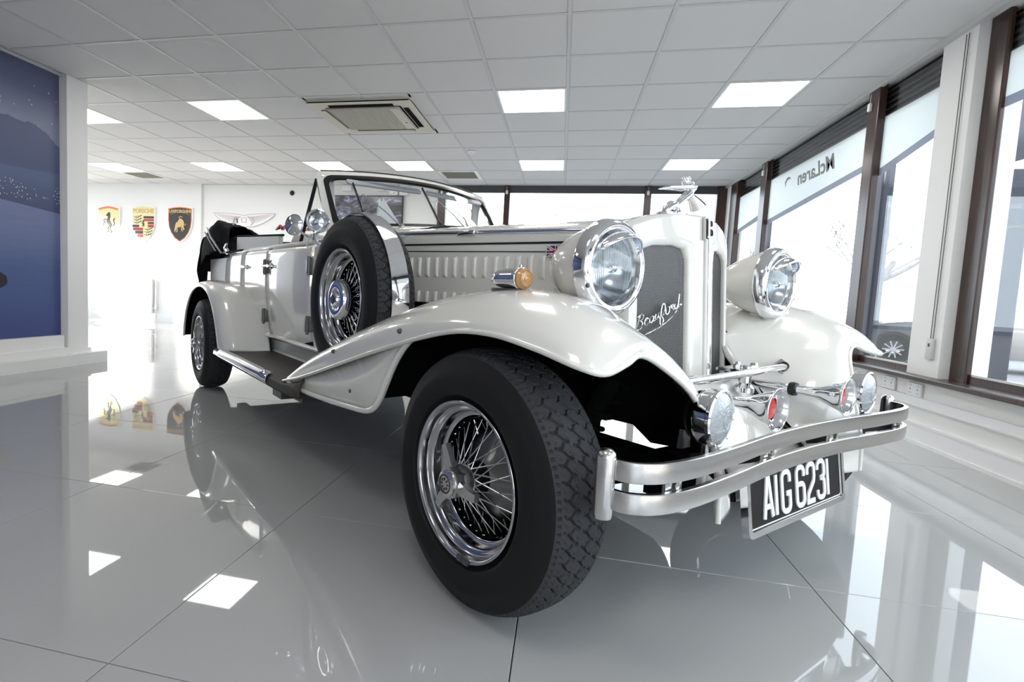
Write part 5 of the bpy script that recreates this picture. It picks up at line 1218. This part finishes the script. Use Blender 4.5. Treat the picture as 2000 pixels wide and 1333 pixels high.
# ---- tub interior: dash, seats ------------------------------------------------
MB().tube([(-1.60, -.55, 1.10), (-1.45, -.42, 1.135), (-1.33, -.2, 1.150), (-1.30, 0, 1.155), (-1.33, .2, 1.150), (-1.45, .42, 1.135), (-1.60, .55, 1.10)], .016, 8).box(-1.72, -1.64, -.55, .55, .92, 1.09).obj('dashboard', 'black', CAR)
def seat(x, y0, y1, zt, nm):
    b = MB().bbox(x, x+.50, y0, y1, .55, .74, .05).obj(nm, 'leather', CAR)
    MB().bbox(x-.12, x+.04, y0, y1, .62, zt, .05).obj('backrest', 'leather', b)
seat(-2.25, -.52, -.05, 1.17, 'front_seat'); seat(-2.25, .05, .52, 1.17, 'front_seat'); seat(-3.55, -.52, .52, 1.10, 'rear_seat')
MB().box(-4.3, -1.35, -.58, .58, .50, .53).box(-4.3, -1.40, -.595, -.575, .50, 1.04).box(-4.3, -1.40, .575, .595, .50, 1.04).obj('interior_trim', 'leather', CAR, smooth=0)
for s in (-1, 1): MB().prism([(-3.50, 1.05), (-2.45, 1.05), (-2.45, 1.155), (-3.50, 1.205)], -.015, .015, mtx=Mx((1, 0, 0), (0, 0, 1), (0, 1, 0), (0, s*.545, 0))).obj('raised_side_trim', 'leather', CAR, smooth=0)
# belt rail
for s in (-1, 1): MB().tube([(x, s*(hw(x)-.022), 1.078) for x in np.linspace(-4.42, -1.58, 30)], .013, 8, flat=(1, 1.6)).obj('belt_rail', 'paint', CAR)
# spot lamp and mirror on the scuttle corner
m_ = axm((-1.455, -.690, 1.160), (1, -.12, .05))
sl = MB().lathe([tuple(p) for p in cr([(0, -.070), (.020, -.064), (.042, -.040), (.052, -.010), (.054, .0)], 18)], 36, mtx=m_).obj('spot_lamp', 'chrome', CAR, smooth=60)
MB().lathe([(.053, -.006), (.058, -.002), (.058, .004), (.053, .007), (.048, .003)], 40, mtx=m_).obj('rim', 'chrome', sl); MB().lathe([(.049, .001), (.035, -.02), (0, -.032)], 30, mtx=m_).obj('reflector', 'reflector', sl)
MB().lathe([(0, .012), (.02, .010), (.04, .005), (.049, .001)], 30, mtx=m_).obj('lens', 'lens', sl); MB().lathe([(0, .002), (.006, -.002), (.008, -.02)], 10, mtx=m_).obj('bulb', 'frost_lens', sl)
MB().tube([(-1.475, -.690, 1.105), (-1.475, -.690, 1.075), (-1.46, -.66, 1.045), (-1.44, -.60, 1.03)], [.012, .020, .022, .012], 12).tube([(-1.475, -.69, 1.06), (-1.42, -.66, 1.065), (-1.36, -.60, 1.07)], .009, 10).lathe([(0, .012), (.028, .008), (.032, -.01)], 20, mtx=axm((-1.465, -.655, 1.02), (0, -1, .1))).obj('lamp_bracket', 'chrome', sl)
MB().tube([(-1.50, -.70, 1.10), (-1.52, -.72, 1.05), (-1.50, -.70, .99), (-1.44, -.655, .965), (-1.40, -.63, .95)], .005, 8).obj('cable', 'tbar', sl)
m_ = axm((-1.60, -.755, 1.145), (.55, -.83, .02))
mi = MB().lathe([tuple(p) for p in cr([(0, -.020), (.03, -.017), (.050, -.006), (.054, .004), (.050, .006)], 14)], 32, mtx=m_).obj('door_mirror', 'chrome', CAR, smooth=60)
MB().lathe([(0, .026), (.02, .023), (.038, .014), (.051, .004)], 32, mtx=m_).obj('mirror_shell', 'chrome', mi); MB().tube([(-1.585, -.74, 1.12), (-1.56, -.70, 1.09), (-1.54, -.645, 1.075)], .006, 8).obj('mirror_stem', 'chrome', mi)
# chrome latch at the rear of the belt
MB().tube([(-3.62, -.60, 1.07), (-3.62, -.62, 1.12), (-3.58, -.62, 1.15)], [.02, .018, .01], 10).lathe([(0, .02), (.025, .015), (.03, 0)], 16, mtx=Matrix.Translation((-3.66, -.605, 1.075))).obj('hood_latch', 'chrome', CAR)
# folded hood heap at the back with its irons
def cloth(P, nu, nv, name, amp, m='matt_black', parent=CAR):
    G_ = cr(cr(P, nu, 0), nv, 1); r = np.random.default_rng(8); ph = r.uniform(0, 6, 12)
    U, V = np.meshgrid(np.linspace(0, 1, nu), np.linspace(0, 1, nv), indexing='ij'); d = np.zeros_like(U)
    for k in range(6): d += np.sin(U*(5+7*k)+V*(9+4*k)*(1 if k % 2 else -1)+ph[k])/(1+k*.6)
    G_[..., 2] += amp*d*.5; G_[..., 0] += amp*d*.6
    return solid(MB().grid(G_).obj(name, m, parent, smooth=60), .006, 0)
hd = [[(-3.70, y, 1.05), (-3.78, y*1.02, 1.17), (-3.98, y*1.05, 1.23 if abs(y) < .5 else 1.19), (-4.25, y*1.04, 1.24), (-4.55, y, 1.16), (-4.66, y*.98, 1.05), (-4.62, y*.98, .93)] for y in (-.64, -.45, -.2, 0, .2, .45, .64)]
hood = cloth(hd, 40, 40, 'folded_hood', .012)
cloth([[(-3.66, -.60, 1.08), (-3.75, -.55, 1.30), (-3.95, -.40, 1.32), (-4.1, -.2, 1.26)], [(-3.85, -.66, 1.10), (-3.95, -.62, 1.34), (-4.10, -.45, 1.36), (-4.2, -.2, 1.28)], [(-4.10, -.68, 1.06), (-4.15, -.66, 1.26), (-4.3, -.5, 1.30), (-4.4, -.2, 1.22)], [(-4.30, -.68, .98), (-4.36, -.66, 1.10), (-4.45, -.5, 1.16), (-4.5, -.2, 1.12)]], 26, 26, 'hood_cover_bundle', .018, parent=hood)
cloth([[(-4.28, -.69, 1.10), (-4.34, -.70, .95), (-4.30, -.69, .80)], [(-4.38, -.66, 1.12), (-4.42, -.68, .95), (-4.33, -.67, .78)], [(-4.48, -.55, 1.10), (-4.48, -.58, .95), (-4.42, -.60, .80)]], 14, 18, 'hanging_strap', .01, parent=hood)
MB().tube([(-3.68, -.64, 1.08), (-3.86, -.69, 1.22), (-4.00, -.69, 1.30)], .008, 8).tube([(-3.80, -.66, 1.10), (-3.98, -.71, 1.26)], .006, 8).obj('hood_iron', 'brushed', hood)
MB().tube([(-3.80, -.52, 1.33), (-3.84, -.50, 1.385), (-3.92, -.46, 1.40), (-3.98, -.44, 1.37)], .006, 8).obj('strap_loop', 'tbar', hood)
MB().box(-3.62, -3.1, -.62, -.60, 1.075, 1.09).tube([(-3.66, -.555, 1.20), (-3.50, -.55, 1.212), (-2.40, -.545, 1.160)], .008, 8).obj('hood_rail', 'matt_black', hood)
# ---- folded sheet of paper standing on the dashboard
pe = empty('paper_sheet', (.3458, 1.932, -.0145), radians(-43), label='white folded sheet of paper standing behind the windscreen', cat='paper'); pe.scale = (.970,)*3
MB().prism([(-.06, -.12), (.19, -.12), (.0, .09)], -.001, .001, mtx=Mx((0, 1, 0), (.10, 0, 1), (1, 0, -.1), (-1.74, -.19, 1.28))).obj('front_leaf', 'plate_white', pe, smooth=0)
MB().prism([(-.05, -.12), (.18, -.12), (.0, .09)], -.001, .001, mtx=Mx((0, 1, 0), (-.12, 0, 1), (1, 0, .12), (-1.765, -.19, 1.28))).obj('back_leaf', 'plate_white', pe, smooth=0)
